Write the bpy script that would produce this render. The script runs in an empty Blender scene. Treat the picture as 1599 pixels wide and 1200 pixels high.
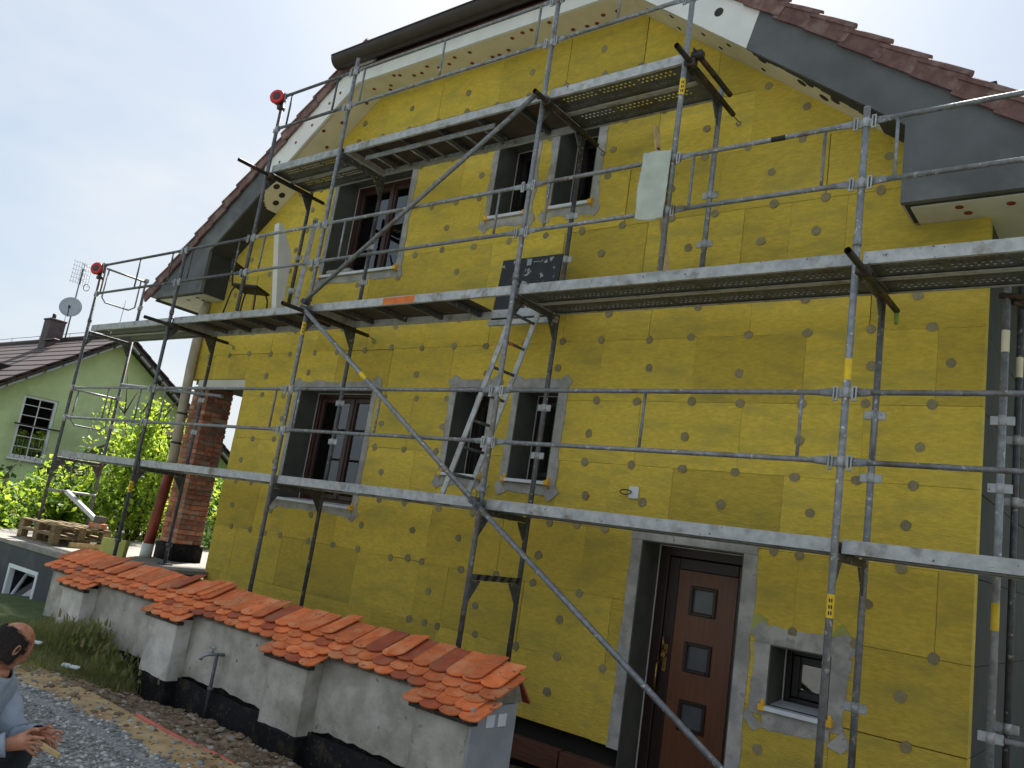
import bpy, bmesh, math, random
from mathutils import Vector, Matrix
rnd = random.Random(7)
SC = bpy.context.scene
COL = SC.collection
# ------------------------------------------------------------------ camera
cam_d = bpy.data.cameras.new('camera'); cam = bpy.data.objects.new('camera', cam_d); COL.objects.link(cam)
SC.camera = cam
cam_d.sensor_width = 36; cam_d.sensor_fit = 'HORIZONTAL'; cam_d.lens = 28.895
cam_d.clip_start = 0.05; cam_d.clip_end = 3000
_r = ((0.78347, 0.60344, 0.14843), (0.00032, 0.23846, -0.97115), (-0.62143, 0.76092, 0.18663))
CAM = Vector((10.8227, -6.6404, 1.7163))
cam.matrix_world = Matrix(((_r[0][0], -_r[1][0], -_r[2][0], CAM.x), (_r[0][1], -_r[1][1], -_r[2][1], CAM.y),
                           (_r[0][2], -_r[1][2], -_r[2][2], CAM.z), (0, 0, 0, 1)))
# ------------------------------------------------------------------ sky and sun
SUN_DIR = Vector((-0.40, 0.52, 0.75)).normalized()       # towards the sun, behind the house
EL = math.asin(SUN_DIR.z); AZ = math.atan2(SUN_DIR.x, SUN_DIR.y)
W = bpy.data.worlds.new('World'); SC.world = W; W.use_nodes = True
nt = W.node_tree; nt.nodes.clear()
N = lambda t, **k: nt.nodes.new(t)
out = N('ShaderNodeOutputWorld'); bg = N('ShaderNodeBackground')
sky = N('ShaderNodeTexSky'); sky.sky_type = 'NISHITA'; sky.sun_disc = False
sky.sun_elevation = EL; sky.sun_rotation = AZ; sky.air_density = 1.0; sky.dust_density = 2.5; sky.ozone_density = 1.0
tc = N('ShaderNodeTexCoord'); mp = N('ShaderNodeMapping'); mp.inputs['Scale'].default_value = (1.0, 1.0, 2.4)
nz = N('ShaderNodeTexNoise'); nz.inputs['Scale'].default_value = 1.7; nz.inputs['Detail'].default_value = 5; nz.inputs['Roughness'].default_value = .56
rp = N('ShaderNodeValToRGB'); rp.color_ramp.elements[0].position = .40; rp.color_ramp.elements[1].position = .63
rp.color_ramp.elements[0].color = (.80, .80, .80, 1); rp.color_ramp.elements[1].color = (.93, .93, .93, 1)
cl = N('ShaderNodeMixRGB'); cl.inputs[2].default_value = (3.5, 3.68, 3.85, 1); cl.inputs[1].default_value = (2.15, 2.62, 3.12, 1)     # thin overcast veil
mx = N('ShaderNodeMixRGB')
L = nt.links.new
L(tc.outputs['Generated'], mp.inputs[0]); L(mp.outputs[0], nz.inputs['Vector']); L(nz.outputs['Fac'], rp.inputs[0])
L(rp.outputs[0], mx.inputs[0])
L(sky.outputs[0], mx.inputs[1]); rm = N('ShaderNodeMapRange'); rm.inputs['From Min'].default_value = .80; rm.inputs['From Max'].default_value = .93; L(rp.outputs[0], rm.inputs['Value']); L(rm.outputs[0], cl.inputs[0]); L(cl.outputs[0], mx.inputs[2]); L(mx.outputs[0], bg.inputs[0])
bg.inputs[1].default_value = 0.075
L(bg.outputs[0], out.inputs[0])
sd = bpy.data.lights.new('sun', 'SUN'); sd.energy = 4.5; sd.angle = math.radians(4); sd.color = (1, .95, .86)
so = bpy.data.objects.new('sun', sd); COL.objects.link(so)
so.rotation_euler = (-SUN_DIR).to_track_quat('-Z', 'Y').to_euler()
so.location = (0, 0, 30)
SC.view_settings.view_transform = 'Standard'; SC.view_settings.look = 'None'
SC.cycles.max_bounces = 5; SC.cycles.diffuse_bounces = 3; SC.cycles.glossy_bounces = 2; SC.cycles.transparent_max_bounces = 8
SC.view_settings.exposure = 1.62; SC.view_settings.gamma = 1; SC.view_settings.use_curve_mapping = False

# ------------------------------------------------------------------ materials
def lin(h):
    v = [int(h[i:i+2], 16)/255 for i in (0, 2, 4)]
    return tuple(x/12.92 if x <= .04045 else ((x+.055)/1.055)**2.4 for x in v)
MATS = {}
def mat(name, c1, c2=None, scale=6., rough=.8, metal=0., bump=0., bscale=40., vary=0., stretch=None, detail=4, lo=.35, hi=.65, spec=None, c3=None, s3=1.3, l3=.5, h3=.62, c4=None, s4=30, l4=.66):
    """noise-mottled principled material; vary = brightness change per object"""
    m = bpy.data.materials.new(name); m.use_nodes = True; t = m.node_tree; nn = t.nodes; l = t.links.new
    p = nn['Principled BSDF']; p.inputs['Roughness'].default_value = rough; p.inputs['Metallic'].default_value = metal
    if spec is not None: p.inputs['Specular IOR Level'].default_value = spec
    if isinstance(c1, str): c1 = lin(c1)
    if c2 is None: c2 = tuple(x*.75 for x in c1)
    if isinstance(c2, str): c2 = lin(c2)
    co = nn.new('ShaderNodeTexCoord'); oi = nn.new('ShaderNodeObjectInfo')
    ad = nn.new('ShaderNodeVectorMath'); ad.operation = 'ADD'
    sc = nn.new('ShaderNodeMath'); sc.operation = 'MULTIPLY'; sc.inputs[1].default_value = 37.
    l(oi.outputs['Random'], sc.inputs[0]); l(co.outputs['Object'], ad.inputs[0]); l(sc.outputs[0], ad.inputs[1])
    vec = ad.outputs[0]
    if stretch:
        mpn = nn.new('ShaderNodeMapping'); mpn.inputs['Scale'].default_value = stretch; l(vec, mpn.inputs[0]); vec = mpn.outputs[0]
    n1 = nn.new('ShaderNodeTexNoise'); n1.inputs['Scale'].default_value = scale; n1.inputs['Detail'].default_value = detail; l(vec, n1.inputs['Vector'])
    r = nn.new('ShaderNodeValToRGB'); r.color_ramp.elements[0].position = lo; r.color_ramp.elements[1].position = hi
    r.color_ramp.elements[0].color = (*c1, 1); r.color_ramp.elements[1].color = (*c2, 1); l(n1.outputs['Fac'], r.inputs[0])
    colr = r.outputs[0]
    if c3 is not None:
        if isinstance(c3, str): c3 = lin(c3)
        n3 = nn.new('ShaderNodeTexNoise'); n3.inputs['Scale'].default_value = s3; n3.inputs['Detail'].default_value = 4; n3.inputs['Roughness'].default_value = .65; l(vec, n3.inputs['Vector'])
        r3 = nn.new('ShaderNodeValToRGB'); r3.color_ramp.elements[0].position = l3; r3.color_ramp.elements[1].position = h3; l(n3.outputs['Fac'], r3.inputs[0])
        m3 = nn.new('ShaderNodeMixRGB'); l(r3.outputs[0], m3.inputs[0]); l(colr, m3.inputs[1]); m3.inputs[2].default_value = (*c3, 1); colr = m3.outputs[0]
    if c4 is not None:
        n4 = nn.new('ShaderNodeTexNoise'); n4.inputs['Scale'].default_value = s4; n4.inputs['Detail'].default_value = 3; l(vec, n4.inputs['Vector'])
        r4 = nn.new('ShaderNodeValToRGB'); r4.color_ramp.elements[0].position = l4; r4.color_ramp.elements[1].position = l4+.04; l(n4.outputs['Fac'], r4.inputs[0])
        m4 = nn.new('ShaderNodeMixRGB'); l(r4.outputs[0], m4.inputs[0]); l(colr, m4.inputs[1]); m4.inputs[2].default_value = (*lin(c4), 1); colr = m4.outputs[0]
    if vary:
        mr = nn.new('ShaderNodeMapRange'); mr.inputs['To Min'].default_value = 1-vary; mr.inputs['To Max'].default_value = 1+vary; l(oi.outputs['Random'], mr.inputs['Value'])
        mm = nn.new('ShaderNodeMixRGB'); mm.blend_type = 'MULTIPLY'; mm.inputs[0].default_value = 1; l(colr, mm.inputs[1]); l(mr.outputs[0], mm.inputs[2]); colr = mm.outputs[0]
    l(colr, p.inputs['Base Color'])
    if bump:
        n2 = nn.new('ShaderNodeTexNoise'); n2.inputs['Scale'].default_value = bscale; n2.inputs['Detail'].default_value = 4; l(vec, n2.inputs['Vector'])
        b = nn.new('ShaderNodeBump'); b.inputs['Strength'].default_value = min(1, bump); b.inputs['Distance'].default_value = .01; l(n2.outputs['Fac'], b.inputs['Height']); l(b.outputs[0], p.inputs['Normal'])
    MATS[name] = m; return m

mat('wool', (.70, .510, .072), (.55, .405, .058), 15, .95, bump=1, bscale=42, vary=.15, stretch=(1, 1, 2.8), lo=.30, hi=.70, c3=(.45, .36, .07), s3=2.0, l3=.48, h3=.70)
mat('cap', (.29, .245, .14), (.23, .195, .10), 30, .95, bump=.4, vary=.15)
mat('mortar', 'a5a39f', '8f8d88', 9, .95, bump=.5, bscale=60, c3='b3b0aa', s3=3, c4='96938c', s4=12, l4=.66)
mat('reveal', '57574f', '4a4b46', 5, .95, bump=.2, bscale=80)
mat('grey_coat', '63666a', '56585b', 3, .9, bump=.3, bscale=120, c3='6e7172', s3=1.2)
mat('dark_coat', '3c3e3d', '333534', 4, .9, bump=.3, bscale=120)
mat('eps', 'd8d6cf', 'cfccc4', 5, .9, bump=.15, bscale=150)
mat('eps_cream', 'e0d9c2', 'd6ceb5', 4, .9, bump=.15, bscale=150)
mat('eps_white', 'e6e6e6', 'dbdbdd', 4, .9, bump=.1, bscale=150)
mat('rust_cap', '8f3a22', '74301e', 20, .8)
mat('black_spot', '2b2b28', '3a3934', 20, .9)
mat('bead', 'cfccc6', 'bdb9b0', 15, .7)
mat('galv', '8e9195', '76797e', 22, .55, metal=.45, bump=.3, bscale=70, c3='6b5f55', s3=4, l3=.54, h3=.70, vary=.15, c4='b9b7b0', s4=26, l4=.63)
mat('galv_dark', '64676c', '4f5257', 18, .6, metal=.45, bump=.3, bscale=70, c3='58493e', s3=4, l3=.52, h3=.68, vary=.15, c4='a5a39c', s4=24, l4=.64)
mat('galv_light', 'b3b5b7', '9b9ea1', 14, .6, metal=.3, bump=.25, bscale=60, c3='7a756c', s3=5, l3=.53, h3=.70, vary=.12, c4='4c4a46', s4=34, l4=.68)
mat('deck_steel_shade', '686b6c', '565859', 10, .6, metal=.4, bump=.15, bscale=60, c3='57524a', s3=3)  # underside sheet toned dark, shade beneath the decks put into the colour
mat('ply', '4a3f36', '3a322c', 6, .8, stretch=(1, 6, 6), bump=.2)
mat('tube_dark', '3a3835', '2c2a29', 18, .6, metal=.4, c3='574536', s3=7)
mat('yellow_tape', 'e3c21c', 'cfae18', 20, .5)
mat('black_paint', '141414', '1d1d1d', 10, .6)
mat('lid_black', '22242a', '1a1b20', 8, .6, c3='9a9a98', s3=9, l3=.61, h3=.64)
mat('pane_grey', '5b5d60', '4e5053', 4, .25)  # grey reflection in the door panes put into the colour
mat('frame_dark', '1e1613', '181210', 8, .45)
mat('offcut', 'a9ab62', '97994f', 5, .95, bump=.5)
mat('curtain_lit', 'e9ebee', 'dcdfe3', 6, .9, stretch=(12, 1, .6))  # whiter curtain copy, its lit look put into the colour
mat('orange_paint', 'd9702a', 'c2611f', 10, .6)
mat('tile_brown', '72524e', '5c403e', 12, .75, bump=.3, bscale=50, vary=.12, c3='806863', s3=5)
mat('roof_dark', '3b2a2a', '2e2222', 5, .8, vary=.1)
mat('gutter_metal', '3a2e2b', '312725', 8, .45, metal=.2)
mat('clay', 'd8733c', 'c26232', 9, .88, bump=.4, bscale=45, vary=.22, c3='cf8f64', s3=5, l3=.48, h3=.72, c4='7d5344', s4=22, l4=.64)
mat('clay_old', 'a8512f', '95452b', 8, .85, bump=.35, bscale=40, vary=.15, c3='8c6046', s3=6, l3=.5, h3=.7)
mat('plaster', 'bcb8ae', '9f9b90', 5, .95, bump=.6, bscale=30, c3='8a8476', s3=2.4, l3=.48, h3=.72, c4='78736a', s4=17, l4=.68)
mat('plaster_light', 'd3cfc7', 'bfbbb2', 6, .95, bump=.5, bscale=30, c3='98948a', s3=3.2, l3=.5, h3=.75)
mat('end_grey', '9a9ea2', '8d9196', 5, .9, bump=.2, bscale=70)
mat('bitumen', '131416', '1a1b1d', 7, .85, bump=.6, bscale=20, spec=.2, c3='3d352b', s3=5, l3=.53, h3=.70, c4='57503f', s4=40, l4=.66)
mat('bitumen_grey', '3f434b', '363a41', 3, .7, bump=.25, bscale=50, c3='4a4c50', s3=1.5)
mat('brick', 'c07d5c', '9c5e45', 16, .9, bump=.7, bscale=40, vary=.38, c3='a08a76', s3=7, l3=.48, h3=.60)
mat('brick_mortar', '8e8578', '776f63', 18, .95, bump=.5)
mat('door_brown', '6f442b', '623c26', 6, .45, stretch=(6, 1, .6), bump=.05)
mat('door_frame', '2e1e17', '271913', 8, .45, stretch=(6, 1, .6))
mat('frame_brown', '44291f', '351f18', 8, .4, stretch=(6, 6, .8))
mat('brass', 'b08d4f', '94743d', 20, .35, metal=.9)
mat('white_pvc', 'dfe3ea', 'd2d6de', 5, .4)
mat('white_metal', 'd9dde3', 'c9cdd4', 8, .45, bump=.05)
mat('yellow_plastic', 'f0b92a', 'dca722', 10, .5)
mat('pipe_beige', 'b9b09f', 'aaa08f', 6, .5)
mat('pipe_red', '7c3623', '6b2d1e', 6, .5)
mat('zinc', '9da3a6', '878d90', 14, .45, metal=.6)
mat('green_render', 'c3d6a4', 'b8cc99', 3, .9, bump=.2, bscale=120, c3='aebf90', s3=.8)
mat('nb_tile', '382427', '2c1c1f', 6, .7, bump=.2, vary=.1)
mat('chimney', '5f5457', '524849', 8, .8)
mat('dish', 'a5adb3', '989fa6', 5, .5)
mat('wire', '7b8086', '6d7277', 20, .5, metal=.6)
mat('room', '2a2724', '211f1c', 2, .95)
mat('curtain', 'c9ccd0', 'b5b9be', 6, .9, stretch=(12, 1, .6))
mat('box_white', 'cdd3d6', 'b9c0c4', 6, .8)
mat('box_blue', '9fb6c4', '8da5b5', 6, .8)
mat('pallet_wood', '8a7654', '65563c', 8, .9, stretch=(1, 6, 6), bump=.3, vary=.25)
mat('wood_raw', 'c2a878', 'a98d5f', 10, .85, stretch=(4, 4, .7), bump=.2)
mat('plank_red', '6b4636', '573829', 8, .9, stretch=(1, 8, 8), bump=.3)
mat('gravel_a', 'a9a9a6', '8f908e', 12, .9, vary=.3)
mat('gravel_b', '868786', '6f7070', 12, .9, vary=.3)
mat('gravel_c', 'cac9c5', 'b6b6b2', 12, .9, vary=.2)
mat('gravel_bed', '7f8080', '666767', 30, .95, bump=.8, bscale=60, c3='999996', s3=40, l3=.5, h3=.6)
mat('dirt', '7a6650', '5c4b3a', 5, .98, bump=1, bscale=18, c3='8f7d66', s3=14, l3=.5, h3=.65)
mat('clod', '85735b', '665642', 6, .98, bump=.8, bscale=30, vary=.25)
mat('rubble', 'a39c90', '8a8478', 8, .95, bump=.6, vary=.2)
mat('sand', 'b39a70', '99815a', 7, .98, bump=.6, bscale=30, c3='8a6d49', s3=3)
mat('lawn', '4c5a2c', '3d4a24', 3, .98, bump=.6, bscale=30)
mat('grass_a', '5f7336', '4a5c2a', 4, .8, vary=.2)
mat('concrete_top', '8f8c86', '7d7a74', 8, .95, bump=.4, bscale=40)
mat('concrete_side', '6f6e68', '5c5b55', 5, .95, bump=.5, bscale=30, c3='54534a', s3=2)
mat('red_pipe', 'c05a4a', 'a94a3c', 8, .6)
mat('bark', '5a4a3a', '46392d', 8, .95, bump=.8, bscale=20)
mat('skin', 'b98467', 'a06a50', 22, .5, bump=.35, bscale=90, c3='9c5f48', s3=14, l3=.5, h3=.7)
mat('hair', '2a211c', '1e1814', 60, .8, bump=.6, bscale=200)
mat('shirt', '9aa5b2', '8793a1', 5, .95, bump=.9, bscale=14, c3='a3afbd', s3=4)
mat('shirt_blue', '7fa3c0', '7396b3', 5, .95, bump=.4, bscale=25)
mat('trousers', '3a3d40', '2c2f31', 6, .95, bump=.4, bscale=30)
mat('boot', '1a1817', '141312', 6, .7)
mat('plastic_sheet', 'b4bbb0', 'a2a99e', 5, .35, bump=.8, bscale=9)
mat('lamp_red', 'd0202c', 'b8161f', 8, .25)
mat('lamp_dark', '4a3a38', '3a2d2c', 8, .5)
mat('chair_black', '1c1c1c', '262626', 8, .6)
mat('green_tag', '7ea04a', '6b8c3d', 8, .6)
mat('box_plate', 'e4e6e8', 'd8dadc', 8, .5)

def leafmat(name, c1, c2, tr):
    m = mat(name, c1, c2, 3, .6, vary=0)
    t = m.node_tree; p = t.nodes['Principled BSDF']; o = t.nodes['Material Output']
    td = t.nodes.new('ShaderNodeBsdfTranslucent'); td.inputs[0].default_value = (*lin(tr), 1)
    ms = t.nodes.new('ShaderNodeMixShader'); ms.inputs[0].default_value = .45
    t.links.new(p.outputs[0], ms.inputs[1]); t.links.new(td.outputs[0], ms.inputs[2]); t.links.new(ms.outputs[0], o.inputs[0])
leafmat('leaf_a', '86a038', '66832e', 'c2d84a')
leafmat('leaf_b', '648430', '4a6a27', '9fbf3e')
leafmat('leaf_d', '34502a', '2a4224', '55783a')
leafmat('grass_dry', '8a8256', '6b6644', 'a09a5c')
leafmat('grass', '7b8150', '5e663c', '9aa058')
def glassmat():
    m = bpy.data.materials.new('pane'); m.use_nodes = True; t = m.node_tree; t.nodes.clear(); nn = t.nodes
    o = nn.new('ShaderNodeOutputMaterial'); tr = nn.new('ShaderNodeBsdfTransparent'); tr.inputs[0].default_value = (.90, .92, .91, 1)
    g = nn.new('ShaderNodeBsdfGlossy'); g.inputs['Roughness'].default_value = .02
    f0 = nn.new('ShaderNodeFresnel'); f0.inputs[0].default_value = 1.5; fr = nn.new('ShaderNodeMath'); fr.operation = 'MULTIPLY'; fr.inputs[1].default_value = 2.3; fr.use_clamp = True; t.links.new(f0.outputs[0], fr.inputs[0]); ms = nn.new('ShaderNodeMixShader')
    t.links.new(fr.outputs[0], ms.inputs[0]); t.links.new(tr.outputs[0], ms.inputs[1]); t.links.new(g.outputs[0], ms.inputs[2]); t.links.new(ms.outputs[0], o.inputs[0])
    MATS['pane'] = m
glassmat()

# ------------------------------------------------------------------ mesh builder
ORG = {}
def prop(o, label=None, cat=None, group=None, kind=None):
    if label: o['label'] = label
    if cat: o['category'] = cat
    if group: o['group'] = group
    if kind: o['kind'] = kind
    return o
def thing(name, loc, label, cat, group=None):
    o = bpy.data.objects.new(name, None); COL.objects.link(o); o.location = loc; o.empty_display_size = .1
    ORG[o.name] = Vector(loc); return prop(o, label, cat, group)
def link_mesh(name, me, org, parent=None):
    o = bpy.data.objects.new(name, me); COL.objects.link(o)
    o.location = Vector(org) - (ORG[parent.name] if parent else Vector())
    if parent: o.parent = parent
    ORG[o.name] = Vector(org); return o
class MB:
    def __init__(s): s.v = []; s.f = []; s.sm = []; s.mi = []; s.m = 0
    def face(s, idx, smooth=False): s.f.append(tuple(idx)); s.sm.append(smooth); s.mi.append(s.m)
    def box(s, a, b, M=None):
        n = len(s.v)
        P = [Vector((x, y, z)) for z in (a[2], b[2]) for y in (a[1], b[1]) for x in (a[0], b[0])]
        s.v += [(M @ p) if M else p for p in P]
        for q in ((0, 2, 3, 1), (4, 5, 7, 6), (0, 1, 5, 4), (2, 6, 7, 3), (0, 4, 6, 2), (1, 3, 7, 5)): s.face([n+i for i in q])
        return s
    def bbox(s, a, b, bev=.005, M=None):
        """box with chamfered edges"""
        n = len(s.v); c = [(a[i]+b[i])/2 for i in range(3)]; h = [abs(b[i]-a[i])/2 for i in range(3)]
        bev = min(bev, *[x*.9 for x in h])
        idx = {}
        for sx in (-1, 1):
            for sy in (-1, 1):
                for sz in (-1, 1):
                    for ax in range(3):
                        d = [h[i]-(0 if i == ax else bev) for i in range(3)]
                        p = Vector((c[0]+sx*d[0], c[1]+sy*d[1], c[2]+sz*d[2])); idx[(sx, sy, sz, ax)] = len(s.v); s.v.append((M @ p) if M else p)
        I = lambda *k: idx[k]
        for ax in range(3):
            for sg in (-1, 1):
                o = [i for i in range(3) if i != ax]; q = []
                for u, w in ((-1, -1), (1, -1), (1, 1), (-1, 1)):
                    k = [0, 0, 0]; k[ax] = sg; k[o[0]] = u; k[o[1]] = w; q.append(I(*k, ax))
                s.face(q if (sg > 0) == (ax != 1) else q[::-1])
        for ax in range(3):
            o = [i for i in range(3) if i != ax]
            for u in (-1, 1):
                for w in (-1, 1):
                    k0 = [0, 0, 0]; k0[o[0]] = u; k0[o[1]] = w; k1 = list(k0); k0[ax] = -1; k1[ax] = 1
                    q = [I(*k0, o[0]), I(*k1, o[0]), I(*k1, o[1]), I(*k0, o[1])]
                    s.face(q)
        for sx in (-1, 1):
            for sy in (-1, 1):
                for sz in (-1, 1): s.face([I(sx, sy, sz, 0), I(sx, sy, sz, 1), I(sx, sy, sz, 2)])
        return s
    def tube(s, p0, p1, r, n=10, r1=None, cap=True, smooth=True):
        p0 = Vector(p0); p1 = Vector(p1); d = (p1-p0).normalized()
        u = d.cross(Vector((0, 0, 1)) if abs(d.z) < .9 else Vector((1, 0, 0))).normalized(); w = d.cross(u); k = len(s.v)
        r1 = r if r1 is None else r1
        for p, rr in ((p0, r), (p1, r1)):
            for i in range(n):
                a = 2*math.pi*i/n; s.v.append(p+u*(rr*math.cos(a))+w*(rr*math.sin(a)))
        for i in range(n): s.face((k+i, k+(i+1) % n, k+n+(i+1) % n, k+n+i), smooth)
        if cap: s.face([k+i for i in range(n)][::-1]); s.face([k+n+i for i in range(n)])
        return s
    def path(s, pts, r, n=8, close=False):
        pts = [Vector(p) for p in pts]; k = len(s.v); m = len(pts); up = None
        for j, p in enumerate(pts):
            a = pts[(j-1) % m] if (j > 0 or close) else p; b = pts[(j+1) % m] if (j < m-1 or close) else p
            d = (b-a).normalized()
            if up is None or abs(up.dot(d)) > .98: up = Vector((0, 0, 1)) if abs(d.z) < .9 else Vector((1, 0, 0))
            u = d.cross(up).normalized(); w = u.cross(d); up = w
            rr = r[j] if isinstance(r, (list, tuple)) else r
            for i in range(n):
                t = 2*math.pi*i/n; s.v.append(p+u*(rr*math.cos(t))+w*(rr*math.sin(t)))
        for j in range(m if close else m-1):
            A = k+j*n; B = k+((j+1) % m)*n
            for i in range(n): s.face((A+i, A+(i+1) % n, B+(i+1) % n, B+i), True)
        if not close: s.face([k+i for i in range(n)][::-1]); s.face([k+(m-1)*n+i for i in range(n)])
        return s
    def prism(s, poly, f0, f1):
        """poly: list of 2D points, f0/f1 map a 2D point to 3D for the two caps"""
        k = len(s.v); m = len(poly)
        s.v += [Vector(f0(p)) for p in poly]+[Vector(f1(p)) for p in poly]
        s.face(range(k, k+m)); s.face(range(k+2*m-1, k+m-1, -1))
        for i in range(m): s.face((k+i, k+m+i, k+m+(i+1) % m, k+(i+1) % m))
        return s
    def xz(s, poly, y0, y1): return s.prism(poly, lambda p: (p[0], y0, p[1]), lambda p: (p[0], y1, p[1]))
    def yz(s, poly, x0, x1): return s.prism(poly, lambda p: (x0, p[0], p[1]), lambda p: (x1, p[0], p[1]))
    def xy(s, poly, z0, z1): return s.prism(poly, lambda p: (p[0], p[1], z0), lambda p: (p[0], p[1], z1))
    def disc(s, c, r, ax, h, n=12):
        ax = Vector(ax).normalized(); c = Vector(c); return s.tube(c, c+ax*h, r, n, smooth=False)
    def mesh(s, name, mats, org=(0, 0, 0), fix=True):
        me = bpy.data.meshes.new(name); o = Vector(org)
        me.from_pydata([tuple(Vector(v)-o) for v in s.v], [], s.f)
        for x in (mats if isinstance(mats, (list, tuple)) else [mats]): me.materials.append(MATS[x])
        me.polygons.foreach_set('use_smooth', s.sm); me.polygons.foreach_set('material_index', s.mi)
        if fix and len(s.f) < 20000:
            bm = bmesh.new(); bm.from_mesh(me); bmesh.ops.recalc_face_normals(bm, faces=bm.faces); bm.to_mesh(me); bm.free()
        me.update(); return me
    def build(s, name, mats, parent=None, org=None, label=None, fix=True, **kw):
        if org is None:
            xs = list(zip(*s.v)); org = [(min(a)+max(a))/2 for a in xs]
        o = link_mesh(name, s.mesh(name, mats, org, fix), org, parent)
        prop(o, label, **kw); return o
def copy_tree(o, parent=None):
    c = o.copy(); COL.objects.link(c); c.parent = parent; ORG[c.name] = ORG[o.name]
    for ch in [x for x in COL.objects if x.parent == o]: copy_tree(ch, c)
    return c
def wob(a): return rnd.uniform(-a, a)

# ================================================================== SETTING
from mathutils import noise as mnoise
def h_ground(x, y):
    n = mnoise.fractal(Vector((x*1.7, y*1.7, 3)), 1.0, 2.0, 5)
    n2 = mnoise.fractal(Vector((x*6, y*6, 9)), 1.0, 2.0, 3)
    t = min(1, max(0, (y+3.05)/.75)); t = t*t*(3-2*t)
    west = min(1, max(0, (3.1-x)/1.0))
    d = -.20*t*(1-west) + .06*t*west
    if y > -2.2: d = d - .12*min(1, (y+2.2)/.3)*(1-west)
    z = d + n*.05*(.15+t) + n2*.02*(.15+t)
    if -3.45 < y < -3.0: z += .025
    fade = min(1, max(0, min(x+1.6, 18-x, y+26)/1.0))
    return z*fade
def make_ground():
    b = MB(); x0, x1, y0, y1 = -1.6, 18.0, -26.0, .6  # unseen gravel carried on behind the camera to bounce light onto the facade
    xs = [x0+i*.12 for i in range(int((x1-x0)/.12)+1)]; xs[-1] = x1
    ys = [y0+i*.8 for i in range(int((-5.2-y0)/.8))]; yy = ys[-1]+.8
    while yy < y1: ys.append(yy); yy += .07
    ys.append(y1)
    nx = len(xs)
    for y in ys:
        for x in xs: b.v.append((x, y, h_ground(x, y)))
    for j in range(len(ys)-1):
        for i in range(nx-1):
            cx = (xs[i]+xs[i+1])/2; cy = (ys[j]+ys[j+1])/2
            e = mnoise.noise(Vector((cx*1.5, 2, 0)))*.14 + mnoise.noise(Vector((cx*7, cy*7, 5)))*.06
            b.m = 0 if cy < -3.36+e else (1 if cy < -3.02+e*.8 else 2)
            if cx < 2.4 + 2*e and cy > -3.25+e: b.m = 3
            k = j*nx+i; b.face((k, k+1, k+nx+1, k+nx), True)
    B = 900; k = len(b.v); b.m = 3
    b.v += [(-B, -B, 0), (B, -B, 0), (B, B, 0), (-B, B, 0), (x0, y0, 0), (x1, y0, 0), (x1, y1, 0), (x0, y1, 0)]
    for q in ((0, 1, 5, 4), (1, 2, 6, 5), (2, 3, 7, 6), (3, 0, 4, 7)): b.face([k+i for i in q])
    b.build('ground', ['gravel_bed', 'sand', 'dirt', 'lawn'], org=(0, 0, 0), kind='structure', fix=False)
make_ground()

def stone(b, c, r, seed, flat=.6):
    """small faceted stone: an icosahedron pushed about"""
    t = 1.618; P = [(-1, t, 0), (1, t, 0), (-1, -t, 0), (1, -t, 0), (0, -1, t), (0, 1, t), (0, -1, -t), (0, 1, -t), (t, 0, -1), (t, 0, 1), (-t, 0, -1), (-t, 0, 1)]
    F = ((0, 11, 5), (0, 5, 1), (0, 1, 7), (0, 7, 10), (0, 10, 11), (1, 5, 9), (5, 11, 4), (11, 10, 2), (10, 7, 6), (7, 1, 8), (3, 9, 4), (3, 4, 2), (3, 2, 6), (3, 6, 8), (3, 8, 9), (4, 9, 5), (2, 4, 11), (6, 2, 10), (8, 6, 7), (9, 8, 1))
    k = len(b.v); a = rnd.uniform(0, 6.28); ca, sa = math.cos(a), math.sin(a); sx = rnd.uniform(.7, 1.4)
    for p in P:
        q = .53*r*rnd.uniform(.75, 1.2); x, y, z = p[0]*q*sx, p[1]*q, p[2]*q*flat
        b.v.append((c[0]+x*ca-y*sa, c[1]+x*sa+y*ca, c[2]+z))
    for f in F: b.face([k+i for i in f])
def gravel():
    b = MB()
    for i in range(21000):
        x = rnd.uniform(2.2, 8.6); y = -3.1-2.9*rnd.random()**1.25
        e = mnoise.noise(Vector((x*1.5, 2, 0)))*.14
        if y > -3.34+e and rnd.random() > .07: continue
        b.m = rnd.choice((0, 0, 1, 1, 1, 2)); r = rnd.uniform(.008, .019)
        stone(b, (x, y, h_ground(x, y)+r*.15), r, i)
    b.build('gravel', ['gravel_a', 'gravel_b', 'gravel_c'], org=(0, 0, 0), kind='stuff', label='grey crushed stone gravel covering the yard beside the man', fix=False, cat='gravel')
    b = MB()
    for i in range(5200):
        x = rnd.uniform(1.7, 7.6); y = rnd.uniform(-3.35, -2.0)
        if rnd.random() > (1.15 if y > -2.95 else .25): continue
        r = .008+.035*rnd.random()**6; b.m = 0 if rnd.random() < .8 else 1
        stone(b, (x, y, h_ground(x, y)+r*.1), r, i)
    b.build('rubble_soil', ['clod', 'rubble'], org=(0, 0, 0), kind='stuff', label='brown earth clods and rubble along the foot of the tiled wall', fix=False, cat='soil')
gravel()
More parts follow.
